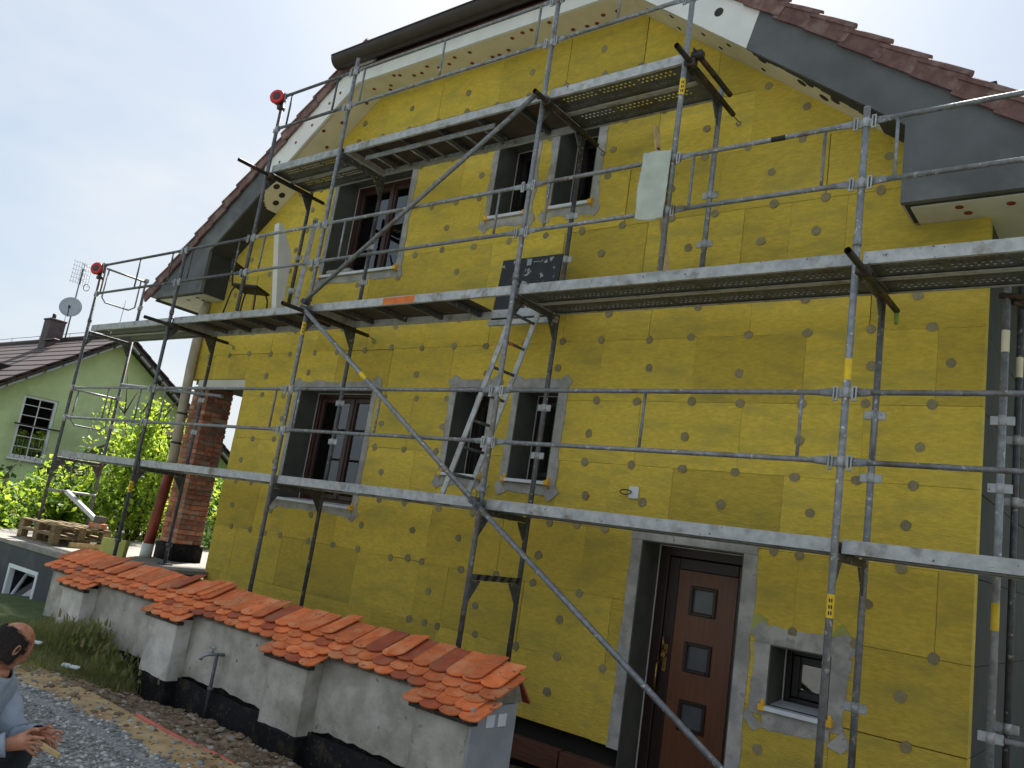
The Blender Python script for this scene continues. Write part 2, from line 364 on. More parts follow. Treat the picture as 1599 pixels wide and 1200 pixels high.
def grass_patch():
    b = MB()
    def blade(x, y, z, h, w):
        b.m = 0 if rnd.random() < .7 else 1
        a = rnd.uniform(0, 6.28); l = rnd.uniform(.2, .8)*h; dx, dy = math.cos(a), math.sin(a); px, py = -dy*w, dx*w; k = len(b.v)
        b.v.extend([(x-px, y-py, z), (x+px, y+py, z), (x+dx*l*.35+px*.7, y+dy*l*.35+py*.7, z+h*.6), (x+dx*l*.35-px*.7, y+dy*l*.35-py*.7, z+h*.6), (x+dx*l, y+dy*l, z+h)])
        b.face((k, k+1, k+2, k+3)); b.face((k+3, k+2, k+4))
    for i in range(17000):
        x = rnd.gauss(2.1, .70); y = rnd.uniform(-3.2, -1.7)
        if x < .9 or x > 3.2 or y > -2.0: continue
        tall = 1.0 if y > -2.6 else .55
        blade(x, y, h_ground(x, y)-.01, rnd.uniform(.04, .19)*tall*(1 if x > 1.5 else .5), rnd.uniform(.0022, .005))
    for i in range(260):                         # broad weed leaves
        x = rnd.gauss(2.5, .35); y = rnd.uniform(-2.5, -2.0); blade(x, y, h_ground(x, y)+rnd.uniform(0, .2), rnd.uniform(.04, .10), rnd.uniform(.010, .02))
    b.build('grass', ['grass', 'grass_dry'], org=(0, 0, 0), kind='stuff', label='tufts of long grass and weeds between the wall pillars', fix=False, cat='grass')
grass_patch()
# sewer pipe lying half buried in the sand strip
b = MB(); b.path([(4.75+t*.25, -3.03-.02*math.sin(t), h_ground(4.75+t*.25, -3.03)+.002-.004*t) for t in range(6)], .020, 10)
prop(b.build('buried_pipe', 'red_pipe'), 'red plastic pipe half buried in the sandy strip', 'pipe')
for (x, y, m, lab) in ((2.15, -2.75, 'red_pipe', 'red and white scrap of packaging lying in the grass'), (2.85, -2.68, 'box_white', 'white scrap of paper lying in the grass by the sandy strip')):
    b = MB(); z = h_ground(x, y)+.05; M = Matrix.Translation((x, y, z)) @ Matrix.Rotation(.5, 4, 'Z') @ Matrix.Rotation(.3, 4, 'X')
    b.bbox((-.09, -.03, -.015), (.0, .03, .015), .01, M); b.m = 1; b.bbox((.004, -.025, -.012), (.10, .025, .012), .01, M)
    prop(b.build('litter', [m, 'box_white']), lab, 'litter')

# ------------------------------------------------------------------ terrace at the left (part of the setting)
TZ = .70; TY = -1.60
ter = MB(); wx0, wx1, wz0, wz1 = -1.66, -.72, -.17, .41
ter.box((-9, TY, -.20), (wx0, TY+.3, TZ-.05)); ter.box((wx1, TY, -.20), (.62, TY+.3, TZ-.05))
ter.box((wx0, TY, wz1), (wx1, TY+.3, TZ-.05)); ter.m = 1
ter.box((-9, TY-.03, -.6), (.62, TY+.32, -.20)); ter.m = 2
ter.box((-9, TY-.015, TZ-.05), (.62, 3.2, TZ)); ter.m = 3
ter.box((wx0-.3, TY+.34, -.3), (wx1+.3, TY+.36, .6)); ter.m = 0
ter.box((.32, TY+.3, -.2), (.62, -.1, TZ-.05))
terrace = ter.build('terrace', ['bitumen_grey', 'concrete_side', 'concrete_top', 'room'], kind='structure', label='dark coated terrace base with a pale concrete top')
wn = MB()
def frame_ring(b, x0, x1, z0, z1, y0, y1, w):
    b.bbox((x0, y0, z0), (x0+w, y1, z1), .006); b.bbox((x1-w, y0, z0), (x1, y1, z1), .006)
    b.bbox((x0+w, y0+.001, z0), (x1-w, y1-.001, z0+w), .006); b.bbox((x0+w, y0+.001, z1-w), (x1-w, y1-.001, z1), .006)
frame_ring(wn, wx0+.004, wx1-.004, wz0+.004, wz1-.004, TY-.012, TY+.07, .055)
w = wn.build('window', 'white_pvc', terrace, label='white tilted open cellar window')
s = MB()
Mt = Matrix.Translation(((wx0+wx1)/2, TY+.05, wz0+.06)) @ Matrix.Rotation(math.radians(-24), 4, 'X')
hw = (wx1-wx0)/2-.06; sh = wz1-wz0-.12
for a, c in (((-hw, -.02, 0), (-hw+.045, .02, sh)), ((hw-.045, -.02, 0), (hw, .02, sh)), ((-hw+.045, -.019, 0), (hw-.045, .019, .045)), ((-hw+.045, -.019, sh-.045), (hw-.045, .019, sh))): s.bbox(a, c, .005, Mt)
s.build('sash', 'white_pvc', w)
s = MB(); s.box((-hw+.04, -.004, .04), (hw-.04, .004, sh-.04), Mt); s.build('pane', 'pane', w)
s = MB(); s.bbox((wx0-.06, TY-.09, wz0-.06), (wx1+.04, TY+.0, wz0-.022), .006); s.build('sill_board', 'wood_raw', terrace)

# ================================================================== HOUSE
XL, XR, ZB = -1.02, 9.79, .13
SL = .757; EX0, EX1, EZ = 2.30, 6.47, 7.42
OV = .42
house = thing('house', (4.4, 0, 0), 'gabled house clad in mustard yellow mineral wool insulation behind the scaffold', 'house')
def clip(poly, a, bb, c):
    o = []
    for i in range(len(poly)):
        p, q = poly[i], poly[(i+1) % len(poly)]; dp = a*p[0]+bb*p[1]-c; dq = a*q[0]+bb*q[1]-c
        if dp <= 0: o.append(p)
        if (dp < 0 < dq) or (dq < 0 < dp):
            t = dp/(dp-dq); o.append((p[0]+t*(q[0]-p[0]), p[1]+t*(q[1]-p[1])))
    return o
def gclip(poly, up=.03):
    poly = clip(poly, 0, 1, EZ+up)
    if len(poly) > 2: poly = clip(poly, SL, 1, EZ+up+SL*EX1)
    if len(poly) > 2: poly = clip(poly, -SL, 1, EZ+up-SL*EX0)
    return poly
RV = .33
HOLES = dict(w1=(1.80, 3.25, 1.84, 3.30), w2=(4.63, 5.14, 2.35, 3.30), w3=(5.52, 6.03, 2.35, 3.30), u1=(1.80, 3.25, 4.86, 6.31),
             u2=(4.69, 5.21, 5.33, 6.31), u3=(5.56, 6.08, 5.33, 6.31), s1=(8.40, 8.87, .78, 1.235), door=(7.17, 8.12, -.35, 1.91), porch=(-3, .52, -.5, 3.42))
def cut(rect, holes):
    out = [rect]
    for hx0, hx1, hz0, hz1 in holes:
        nx = []
        for (a, c, d, e) in out:
            if hx0 >= c or hx1 <= a or hz0 >= e or hz1 <= d: nx.append((a, c, d, e)); continue
            if hz0 > d: nx.append((a, c, d, hz0))
            if hz1 < e: nx.append((a, c, hz1, e))
            m0, m1 = max(d, hz0), min(e, hz1)
            if hx0 > a: nx.append((a, hx0, m0, m1))
            if hx1 < c: nx.append((hx1, c, m0, m1))
        out = nx
    return out
rc = lambda a, c, d, e: [(a, d), (c, d), (c, e), (a, e)]
# masonry shell behind the insulation
core = MB()
for r in cut((XL+.03, XR-.14, -.5, EZ+.1), HOLES.values()):
    p = gclip(rc(*r), .06)
    if len(p) > 2: core.xz(p, .125, .40)
core.box((XR-.4, .40, -.5), (XR-.14, 9, 4.9)); core.box((.52, .40, -.5), (.75, 9, 3.35)); core.box((XL+.03, 2.4, 3.35), (.52, 9, 4.9))
core.box((XL+.03, .40, 3.36), (.52, 2.4, 3.6)); core.box((.75, 8.7, -.5), (XR-.4, 9, 4.9)); core.box((XL+.03, .41, 3.6), (XL+.3, 2.4, 4.9))
core.box((.75, 2.6, -.4), (XR-.4, 2.8, 7.4)); core.box((.75, .41, 3.85), (XR-.4, 2.6, 3.95)); core.box((.75, .41, -.45), (XR-.4, 2.6, -.4))
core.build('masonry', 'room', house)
# side wall insulation
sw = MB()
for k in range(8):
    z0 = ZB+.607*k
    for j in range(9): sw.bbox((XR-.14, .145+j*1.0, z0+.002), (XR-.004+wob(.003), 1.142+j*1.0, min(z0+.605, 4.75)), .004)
sw.build('side_insulation', 'dark_coat', house)  # dark coat, with the deep shade of this side put into the colour
# front panels
fac = MB(); fac.box((XL+.05, .121, 3.36), (1.7, .124, 4.0)); fac.box((3.3, .121, .2), (4.5, .124, 4.9)); fac.box((6.2, .121, 2.0), (9.6, .124, 4.9))
facade = fac.build('facade', 'cap', house)
ZR = [ZB]+[.75+.607*i for i in range(12)]
allh = list(HOLES.values()); npan = 0
JOINTS = []
for i in range(len(ZR)):
    z0 = ZR[i]; z1 = ZR[i+1] if i+1 < len(ZR) else EZ+.05
    x = XL-rnd.uniform(.2, .9) if i % 2 else XL-rnd.uniform(0, .1)
    while x < XR:
        wd = 1.0 if rnd.random() > .12 else rnd.uniform(.4, .7)
        xa, xb = max(x, XL), min(x+wd, XR)
        if XR-xb < .2: xb = XR; wd = 9
        g = [rnd.choices((rnd.uniform(.0002, .0007), rnd.uniform(.001, .0025), rnd.uniform(.0035, .007)), (76, 18, 6))[0] for _ in range(4)]
        if xb-xa > .03:
            dy = wob(.0035); tx, tz = wob(.003), wob(.003)
            rects = cut((xa+(g[0] if xa > XL else 0), xb-(g[1] if xb < XR else 0), z0+g[2], z1-g[3]), allh)
            groups = []
            for r in rects:
                tch = [q for q in groups if any(min(r[1], t[1])-max(r[0], t[0]) > -1e-6 and min(r[3], t[3])-max(r[2], t[2]) > -1e-6 for t in q)]
                groups = [q for q in groups if q not in tch]+[[r]+[t for q in tch for t in q]]
            for grp in groups:
                b = MB()
                for r in grp:
                    p = gclip(rc(*r))
                    if len(p) < 3: continue
                    if abs(sum(p[k][0]*p[(k+1) % len(p)][1]-p[(k+1) % len(p)][0]*p[k][1] for k in range(len(p)))) < .002: continue
                    cx = sum(q[0] for q in p)/len(p); cz = sum(q[1] for q in p)/len(p)
                    # front face set in by a soft worn arris
                    k = len(b.v); m = len(p); ins = .0018
                    fr = [(q[0]+max(-ins, min(ins, (cx-q[0]))), q[1]+max(-ins, min(ins, (cz-q[1])))) for q in p]
                    yy = lambda q, o: dy+tx*(q[0]-(xa+xb)/2)+tz*(q[1]-z0)+o
                    b.v += [Vector((q[0], yy(q, 0), q[1])) for q in fr]+[Vector((q[0], yy(q, .0025), q[1])) for q in p]+[Vector((q[0], .12, q[1])) for q in p]
                    b.face(range(k, k+m))
                    for o in (0, m):
                        for t in range(m): b.face((k+o+t, k+o+m+t, k+o+m+(t+1) % m, k+o+(t+1) % m))
                if b.v: b.build('insulation_panel', 'wool', facade); npan += 1
            JOINTS.append((xb, z0)); JOINTS.append(((xa+xb)/2+wob(.04), z0+wob(.01))); JOINTS.append(((xa+xb)/2+wob(.05), (z0+z1)/2+wob(.03)))
        x += wd if wd < 5 else 50
def inhole(x, z, mrg=.11):
    return any(a-mrg < x < c+mrg and d-mrg < z < e+mrg for a, c, d, e in allh)
cap_mes = []
for q in range(5):
    capm = MB(); pl = [(.040*(1+wob(.10))*math.cos(6.2832*t/13), .040*(1+wob(.10))*math.sin(6.2832*t/13)) for t in range(13)]
    capm.xz(pl, 0, .02); cap_mes.append(capm.mesh('dowel_cap', 'cap'))
nd = 0; used = []
for (x, z) in JOINTS:
    x += wob(.03); z += wob(.012)
    if inhole(x, z) or x < XL+.08 or x > XR-.12 or z < ZB+.1: continue
    if not gclip([(x-.001, z), (x+.001, z), (x, z+.001)], -.1): continue
    if z < 1.15 and x < 4.2: continue
    if any((x-u)**2+(z-w_)**2 < .03 for u, w_ in used) or nd >= 290: continue
    used.append((x, z)); o = link_mesh('dowel_cap', rnd.choice(cap_mes), (x, -.0065-rnd.random()*.003, z), facade); o.scale = (rnd.uniform(.9, 1.1), 1, rnd.uniform(.9, 1.1)); nd += 1

# openings: mortar surround, reveal, sill, frame, glass
def surround(parent, x0, x1, z0, z1, w, bottom=True, rough=.02):
    def side(p, q, nrm, n=26):
        """strip from p to q, outer edge offset by nrm*w with a ragged line"""
        b = MB(); inn, outr = [], []
        for i in range(n+1):
            t = i/n; u = (p[0]+(q[0]-p[0])*t, p[1]+(q[1]-p[1])*t); o = w+mnoise.noise(Vector((u[0]*4.1, u[1]*4.1, x0)))*rough*1.6+wob(rough*.35)
            inn.append(u); outr.append((u[0]+nrm[0]*o, u[1]+nrm[1]*o))
        y0, y1 = -.013, .002; k = len(b.v); b.v += [Vector((a, y0, c)) for a, c in inn]+[Vector((a, y0+.006, c)) for a, c in outr]+[Vector((a, y1+.006, c)) for a, c in outr]
        m = n+1
        for i in range(n):
            b.face((k+i, k+i+1, k+m+i+1, k+m+i)); b.face((k+m+i, k+m+i+1, k+2*m+i+1, k+2*m+i))
        return b
    e = w*1.0
    side((x0, z0-(e*.6 if bottom else 0)), (x0, z1), (-1, 0)).build('mortar_strip', 'mortar', parent)
    side((x1, z0-(e*.6 if bottom else 0)), (x1, z1), (1, 0)).build('mortar_strip', 'mortar', parent)
    t = side((x0-w*.98, z1+.002), (x1+w*.98, z1+.002), (0, 1)); t.build('mortar_strip', 'mortar', parent)
    if bottom: side((x0-.02, z0-.042), (x1+.02, z0-.042), (0, -1)).build('mortar_strip', 'mortar', parent)
def reveals(parent, x0, x1, z0, z1, d=RV, bottom=True):
    b = MB(); t = .010
    b.box((x0-.001, -.011, z0), (x0+t, d, z1)); b.box((x1-t, -.011, z0), (x1+.001, d, z1)); b.box((x0+t, -.0105, z1-t), (x1-t, d, z1+.001))
    if bottom: b.box((x0+t, .002, z0-.001), (x1-t, d, z0+.004))
    b.build('reveal', 'reveal', parent)
    b = MB()
    for xx in (x0+t, x1-t-.008): b.box((xx, d-.012, z0+.01), (xx+.008, d-.001, z1-t))
    b.box((x0+t+.008, d-.0115, z1-t-.008), (x1-t-.008, d-.001, z1-t)); b.build('edge_bead', 'bead', parent)
def sill(parent, x0, x1, z0):
    b = MB(); b.yz([(-.055, z0-.034), (-.052, z0-.038), (.30, z0+.016), (.30, z0+.024), (-.048, z0-.004), (-.055, z0-.004)], x0-.02, x1+.02)
    s = b.build('sill', 'white_metal', parent)
    for xx in (x0-.045, x1-.005):
        b = MB(); b.bbox((xx, -.062, z0-.045), (xx+.05, .01, z0+.006), .006); b.bbox((xx+.012, -.03, z0-.004), (xx+.036, .14, z0+.042), .006)
        b.build('end_cap', 'yellow_plastic', s)
def casement(parent, x0, x1, z0, z1, leaves, d=RV, m='frame_brown'):
    x0 += .011; x1 -= .011; z1 -= .011; z0 += .005
    b = MB(); frame_ring(b, x0, x1, z0, z1, d-.002, d+.07, .055); b.build('frame', m, parent)
    wl = (x1-x0-.11)/leaves
    for i in range(leaves):
        a = x0+.055+i*wl; b = MB(); frame_ring(b, a+.002, a+wl-.002, z0+.057, z1-.057, d+.010, d+.078, .062); b.build('sash', m, parent)
        b = MB(); b.box((a+.06, d+.040, z0+.115), (a+wl-.06, d+.048, z1-.115)); b.build('pane', 'pane', parent)
    if leaves == 2:
        b = MB(); b.bbox((x0+.055+wl-.035, d-.008, z0+.06), (x0+.055+wl+.035, d+.010, z1-.06), .008); b.build('astragal', m, parent)
def window(key, leaves, w, label, m='frame_brown', flare=True):
    a, c, d, e = HOLES[key]
    g = bpy.data.objects.new('window', None); COL.objects.link(g); g.parent = house; org = Vector(((a+c)/2, .1, d)); g.location = org-ORG[house.name]; ORG[g.name] = org; g['label'] = label
    surround(g, a, c, d, e, w); reveals(g, a, c, d, e); sill(g, a, c, d); casement(g, a, c, d, e, leaves, m=m)
    if flare:
        for sx, xx in ((-1, a), (1, c)):
            for sz, zz in ((1, e), (-1, d-.04)):
                q = rnd.uniform(.10, .15); px, pz = xx+sx*w*.75, zz+sz*w*.75
                b = MB(); b.xz([(px-sx*.09, pz+sz*(.03+wob(.02))), (px+sx*wob(.02), pz+sz*q*.62), (px+sx*q*.62, pz+sz*wob(.02)), (px+sx*(.03+wob(.02)), pz-sz*.09)], -.0085, -.001); b.build('corner_patch', 'mortar', g)
    return g
w1 = window('w1', 2, .085, 'two leaf brown window of the ground floor, half hidden by the lower deck')
window('w2', 1, .095, 'narrow ground floor window behind the ladder', 'frame_dark')
window('w3', 1, .095, 'narrow ground floor window right of the ladder', 'frame_dark')
u1 = window('u1', 2, .085, 'two leaf brown window of the upper floor')
window('u2', 1, .095, 'left narrow upper window', 'frame_dark')
window('u3', 1, .095, 'right narrow upper window', 'frame_dark')
s1 = window('s1', 1, .125, 'small low window beside the brown door', 'frame_dark')
def tri(b, pts, y0=-.0065, y1=-.002): b.xz(pts, y0, y1)
for pts in ([(8.235, 1.28), (8.37, 1.42), (8.27, 1.46), (8.16, 1.36)], [(8.86, 1.40), (8.93, 1.49), (9.03, 1.36), (8.95, 1.33)]):
    b = MB(); tri(b, pts); b.build('mesh_patch', 'offcut', s1)
# things behind the panes
for (a, c, z0, z1, y, m) in ((1.98, 2.36, 1.95, 2.42, .55, 'box_blue'), (2.42, 2.56, 1.95, 2.40, .56, 'box_white'), (2.72, 3.02, 1.95, 2.42, .55, 'box_white')):
    b = MB(); b.bbox((a, y, z0), (c, y+.25, z1), .01); b.bbox((a+.03, y+.02, z1+.001), (c-.03, y+.2, z1+.012), .004); b.build('stored_box', m, w1)
b = MB(); b.bbox((1.86, .46, 1.80), (3.2, .82, 1.95), .01); b.build('inner_sill', 'box_white', w1)
for (win, a, c, z0, z1, y) in ((w1, 1.95, 2.24, 2.4, 3.2, .47), (w1, 2.34, 3.1, 2.52, 3.22, .47), (u1, 2.55, 3.2, 4.92, 5.42, .47), (u1, 2.70, 3.22, 5.72, 6.15, .47)):
    b = MB(); n = 24
    for i in range(n+1):
        x = a+(c-a)*i/n; yy = y+.025*math.sin(i*1.7)
        b.v += [(x, yy, z0), (x, yy, z1)]
    for i in range(n): b.face((2*i, 2*i+2, 2*i+3, 2*i+1), True)
    o = b.build('curtain', 'curtain_lit', win, fix=False)
    o.modifiers.new('t', 'SOLIDIFY').thickness = .004
b = MB(); b.bbox((1.86, -.02, 4.875), (2.35, .25, 4.94), .03); b.build('wrapped_foil', 'plastic_sheet', u1)

# door
a, c, d, e = HOLES['door']
dg = bpy.data.objects.new('door', None); COL.objects.link(dg); dg.parent = house; ORG[dg.name] = Vector((7.65, .2, 0)); dg.location = ORG[dg.name]-ORG[house.name]; dg['label'] = 'brown front door with three small square panes'
surround(dg, a, c, .12, e, .115, bottom=False, rough=.012); reveals(dg, a, c, -.35, e, bottom=False)
b = MB(); b.bbox((a+.011, RV-.002, -.35), (a+.11, RV+.08, e-.011), .008); b.bbox((c-.08, RV-.002, -.35), (c-.011, RV+.08, e-.011), .008); b.bbox((a+.11, RV-.001, e-.10), (c-.08, RV+.079, e-.011), .008); b.build('frame', 'door_frame', dg)
b = MB(); dx0, dx1, dz1 = a+.115, c-.085, e-.105
b.bbox((dx0, RV+.012, -.35), (dx0+.10, RV+.07, dz1), .006); b.bbox((dx1-.09, RV+.012, -.35), (dx1, RV+.07, dz1), .006); b.bbox((dx0+.10, RV+.013, dz1-.10), (dx1-.09, RV+.069, dz1), .006)
b.build('leaf_frame', 'door_frame', dg)
px0, px1, pz1 = dx0+.104, dx1-.094, dz1-.104
lights = [(7.535, 7.745, z, z+.21) for z in (1.345, .86, .375)]
b = MB()
for r in cut((px0, px1, -.35, pz1), lights): b.box((r[0], RV+.020, r[2]), (r[1], RV+.062, r[3]))
b.build('leaf_panel', 'door_brown', dg)
for (x0, x1, z0, z1) in lights:
    b = MB(); frame_ring(b, x0-.022, x1+.022, z0-.022, z1+.022, RV+.002, RV+.0195, .03); f_ = b.build('pane_frame', 'door_frame', dg)
    b = MB(); b.box((x0+.001, RV+.034, z0+.001), (x1-.001, RV+.042, z1-.001)); b.build('pane', 'pane_grey', dg)
b = MB(); hx = dx0+.05
b.bbox((hx-.018, RV+.004, .80), (hx+.018, RV+.0115, 1.04), .004); b.tube((hx, RV+.005, .985), (hx, RV-.045, .985), .010); b.tube((hx, RV-.045, .985), (hx-.005, RV-.05, 1.10), .010); b.tube((hx, RV-.03, .945), (hx, RV+.004, .945), .022, 12)
b.path([(hx-.035, RV-.01, .88), (hx-.04, RV-.05, .86), (hx-.04, RV-.05, .66), (hx-.035, RV-.01, .64)], .010); b.build('handle', 'brass', dg)

# plinth below the insulation
b = MB(); b.box((.6, .135, -.5), (7.16, .17, .2)); b.box((8.13, .135, -.5), (XR-.1, .17, .2)); b.build('plinth', 'bitumen', house)
for i, (x0, x1) in enumerate(((2.2, 4.6), (4.62, 6.55), (6.57, 7.15))):
    b = MB(); b.bbox((x0, .02, -.24+wob(.01)), (x1, .12, -.045+wob(.01)), .006); b.build('plinth_board', 'plank_red', house)
# porch lintel and brick column
b = MB(); b.bbox((XL+.30, .012, 3.285), (.515, .118, 3.415), .006)
b.build('lintel', 'eps', house)
colm = bpy.data.objects.new('brick_column', None); COL.objects.link(colm); colm.parent = house; ORG[colm.name] = Vector((-.84, .37, .6)); colm.location = ORG[colm.name]-ORG[house.name]
cx0, cx1, cy0, cy1 = -1.06, -.62, .15, .59
b = MB(); b.box((cx0+.012, cy0+.012, .9), (cx1-.012, cy1-.012, 3.34)); b.build('mortar_bed', 'brick_mortar', colm)
b = MB(); b.bbox((cx0-.03, cy0-.03, .55), (cx1+.03, cy1+.03, .95), .01); b.build('column_base', 'bitumen', colm, label='black coated foot of the brick column')
bm_ = [MB().bbox((-.143, -.07, -.031), (.143, .07, .031), .006).mesh('brick', 'brick'), MB().bbox((-.07, -.143, -.031), (.07, .143, .031), .006).mesh('brick', 'brick')]
z = .985
k = 0
while z < 3.33:
    if k % 2 == 0: lay = ((0, cx0+.145, cy0+.072), (1, cx1-.072, cy0+.145), (0, cx1-.145, cy1-.072), (1, cx0+.072, cy1-.145))
    else: lay = ((1, cx0+.072, cy0+.145), (0, cx1-.145, cy0+.072), (1, cx1-.072, cy1-.145), (0, cx0+.145, cy1-.072))
    for t, x, y in lay: link_mesh('brick', bm_[t], (x+wob(.006), y+wob(.006), z+wob(.003)), colm).rotation_euler = (0, 0, wob(.02))
    z += .075; k += 1

# ------------------------------------------------------------------ roof
roof = bpy.data.objects.new('roof', None); COL.objects.link(roof); roof.parent = house; ORG[roof.name] = Vector((4.4, 0, 7.4)); roof.location = ORG[roof.name]-ORG[house.name]
XC = (EX0+EX1)/2
def mir(x, s): return x if s > 0 else 2*XC-x
zl = lambda x: EZ-SL*(x-EX1)          # soffit line on the right, mirrored for the left
ETIP = 10.62
TP = .34                               # tile underside above the soffit line
for s, xs_white, xs_eps in ((1, 7.86, 8.98), (-1, 8.15, 8.38)):
    X = lambda p: [(mir(a, s), c) for a, c in p]
    # soffit
    b = MB(); b.xz(X([(EX1, EZ), (xs_eps, zl(xs_eps)), (xs_eps, zl(xs_eps)+.05), (EX1, EZ+.05)]), -OV+.02, -.001); b.build('soffit_board', 'eps_cream', roof)
    b = MB(); b.xz(X([(xs_eps, zl(xs_eps)-.004), (9.25, zl(9.25)-.004), (9.25, zl(9.25)+.05), (xs_eps, zl(xs_eps)+.05)]), -OV+.02, -.001); b.build('soffit_board', 'dark_coat', roof)
    # dark primer tongue running up the outer edge of the cream boards
    b = MB(); n = 14; up = xs_white+.05
    for i in range(n):
        xa = up+(xs_eps-up)*i/n; xb = up+(xs_eps-up)*(i+1)/n; wd = .05+.20*(i/n)**1.5+wob(.02)
        k = len(b.v); b.v += [Vector((mir(xa, s), -OV+.016, zl(xa)-.0035)), Vector((mir(xb, s), -OV+.016, zl(xb)-.0035)), Vector((mir(xb, s), -OV+wd+.01, zl(xb)-.0035)), Vector((mir(xa, s), -OV+wd, zl(xa)-.0035))]; b.face((k, k+1, k+2, k+3))
    o = b.build('primer_edge', 'dark_coat', roof, fix=False); o.modifiers.new('t', 'SOLIDIFY').thickness = .002
    # fascia: white board above, grey coated below
    b = MB(); b.xz(X([(EX1-.25, EZ+.19-.002), (EX1+.0, EZ), (xs_white, zl(xs_white)), (xs_white+.10, zl(xs_white+.10)+TP+.10), (EX1-.25, zl(EX1-.25)+TP+.10)]), -OV-.012, -OV+.045); b.build('fascia_board', 'eps_white', roof)
    b = MB(); b.xz(X([(xs_white+.001, zl(xs_white)), (9.25, zl(9.25)), (9.25, 4.66), (ETIP, 4.66), (ETIP+.05, zl(ETIP)+TP+.09), (xs_white+.101, zl(xs_white+.1)+TP+.10)]), -OV-.008, -OV+.045); b.build('fascia_coated', 'grey_coat', roof)
    # boxed eaves running back along the house
    b = MB(); b.xz(X([(9.262, 4.668), (ETIP-.02, 4.668), (ETIP+.02, zl(ETIP)+TP), (9.262, zl(9.262)+TP)]), -OV+.046, 9.0)
    b.build('eaves_box', 'dark_coat', roof)
    b = MB(); b.box((min(mir(9.30, s), mir(ETIP-.03, s)), -OV+.10, 4.655), (max(mir(9.30, s), mir(ETIP-.03, s)), 8.9, 4.667))
    b.build('eaves_soffit', 'eps', roof)
    if s > 0:
        b = MB(); b.box((9.228, -.30, 4.70), (9.261, -.002, zl(9.25)-.01)); b.build('edge_board', 'eps', roof)
    # verge tiles
    ang = math.atan(SL); n = 15; L_ = .345; st = (ETIP+.12-EX1+.12)/math.cos(ang)/n
    t = MB(); M0 = Matrix.Identity(4)
    t.xz([(-.03, .03), (st+.020, .012), (st+.034, .155), (-.016, .165)], -.018, .012)                # hanging skirt
    t.xz([(-.04, .145), (st+.02, .150), (st+.02, .178), (-.04, .172)], -.03, .34)                     # tile body
    for q in range(2): t.tube((-.04, .0+q*.21+.01, .172), (st+.02, .0+q*.21+.01, .176), .030, 12)
    tm = t.mesh('verge_tile', 'tile_brown')
    for i in range(n):
        x = EX1-.12+i*st*math.cos(ang); o = link_mesh('verge_tile', tm, (mir(x, s), -OV-.035+wob(.008), zl(x)+TP+.03+wob(.006)), roof)
        o.rotation_euler = (0, ang-.10+wob(.012), 0) if s > 0 else (0, -ang+.10+wob(.012), 0)
        if s < 0: o.scale = (-1, 1, 1)
    # roof slope: courses stepping down
    zt = lambda x: zl(x)+TP+.17
    nc = 24
    xr = XC; b = MB()
    for i in range(nc):
        xa = xr+(ETIP+.12-xr)*i/nc; xb = xr+(ETIP+.12-xr)*(i+1)/nc+.03
        y0 = -OV+.30 if xa > EX1 else -OV+.30+(EX1-xa)*.78
        b.prism([(xa, zt(xa)-.03), (xb, zt(xb)+.0), (xb, zt(xb)+.035), (xa, zt(xa)+.012)], lambda p: (mir(p[0], s), y0, p[1]), lambda p: (mir(p[0], s), 9.2, p[1]))
    b.build('roof_slope', 'tile_brown', roof)
# hipped top: soffit, fascia, gutter, roof plane
b = MB(); b.box((EX0+.001, -OV+.02, EZ), (EX1-.001, -.001, EZ+.05)); b.build('soffit_board', 'eps_cream', roof)
b = MB(); b.box((EX0-.0, -OV-.017, EZ+.001), (EX1+.0, -OV+.019, EZ+.19)); b.build('fascia_board', 'eps_white', roof)
b = MB(); b.box((EX0-.24, -OV-.03, EZ+.191), (EX1+.24, -OV+.03, EZ+.23)); b.build('drip_board', 'plank_red', roof)
b = MB(); n = 14; gy, gz, gr = -OV-.13, EZ+.37, .125
gx0, gx1 = EX0-.36, EX1+.36
prof = [(gy+gr*math.cos(math.pi+math.pi*i/n), gz+gr*1.15*math.sin(math.pi+math.pi*i/n)) for i in range(n+1)]
prof = prof+[(y+(.006 if y < gy else -.006)*1, z+.004) for y, z in prof[::-1]]
b.yz(prof, gx0, gx1); b.tube((gx0, gy-gr, gz), (gx1, gy-gr, gz), .011, 8)
for xx in (gx0, gx1): b.yz([(gy+gr*math.cos(math.pi+math.pi*i/n), gz+gr*1.15*math.sin(math.pi+math.pi*i/n)) for i in range(n+1)], xx-.004, xx+.004)
gut = b.build('gutter', 'gutter_metal', roof)
b = MB(); zr = EZ+TP+.17+SL*(EX1-XC); yb = -OV+.28+(EX1-XC)*.80
P = [(EX0-.3, -OV-.10, EZ+.42), (EX1+.3, -OV-.10, EZ+.42), (XC+.05, yb, zr), (XC-.05, yb, zr)]
b.v += [Vector(p) for p in P]+[Vector((p[0], p[1], p[2]+.06)) for p in P]
for q in ((0, 3, 2, 1), (4, 5, 6, 7), (0, 1, 5, 4), (1, 2, 6, 5), (2, 3, 7, 6), (3, 0, 4, 7)): b.face(q)
b.build('hip_slope', 'tile_brown', roof)
b = MB(); b.box((EX0-.3, -OV+.03, EZ+.24), (EX1+.3, .3, EZ+.40)); b.build('eaves_board', 'gutter_metal', roof)
b = MB(); b.tube((XC, yb-.05, zr+.09), (XC, 9.2, zr+.09), .11, 12); b.build('ridge_tiles', 'tile_brown', roof)
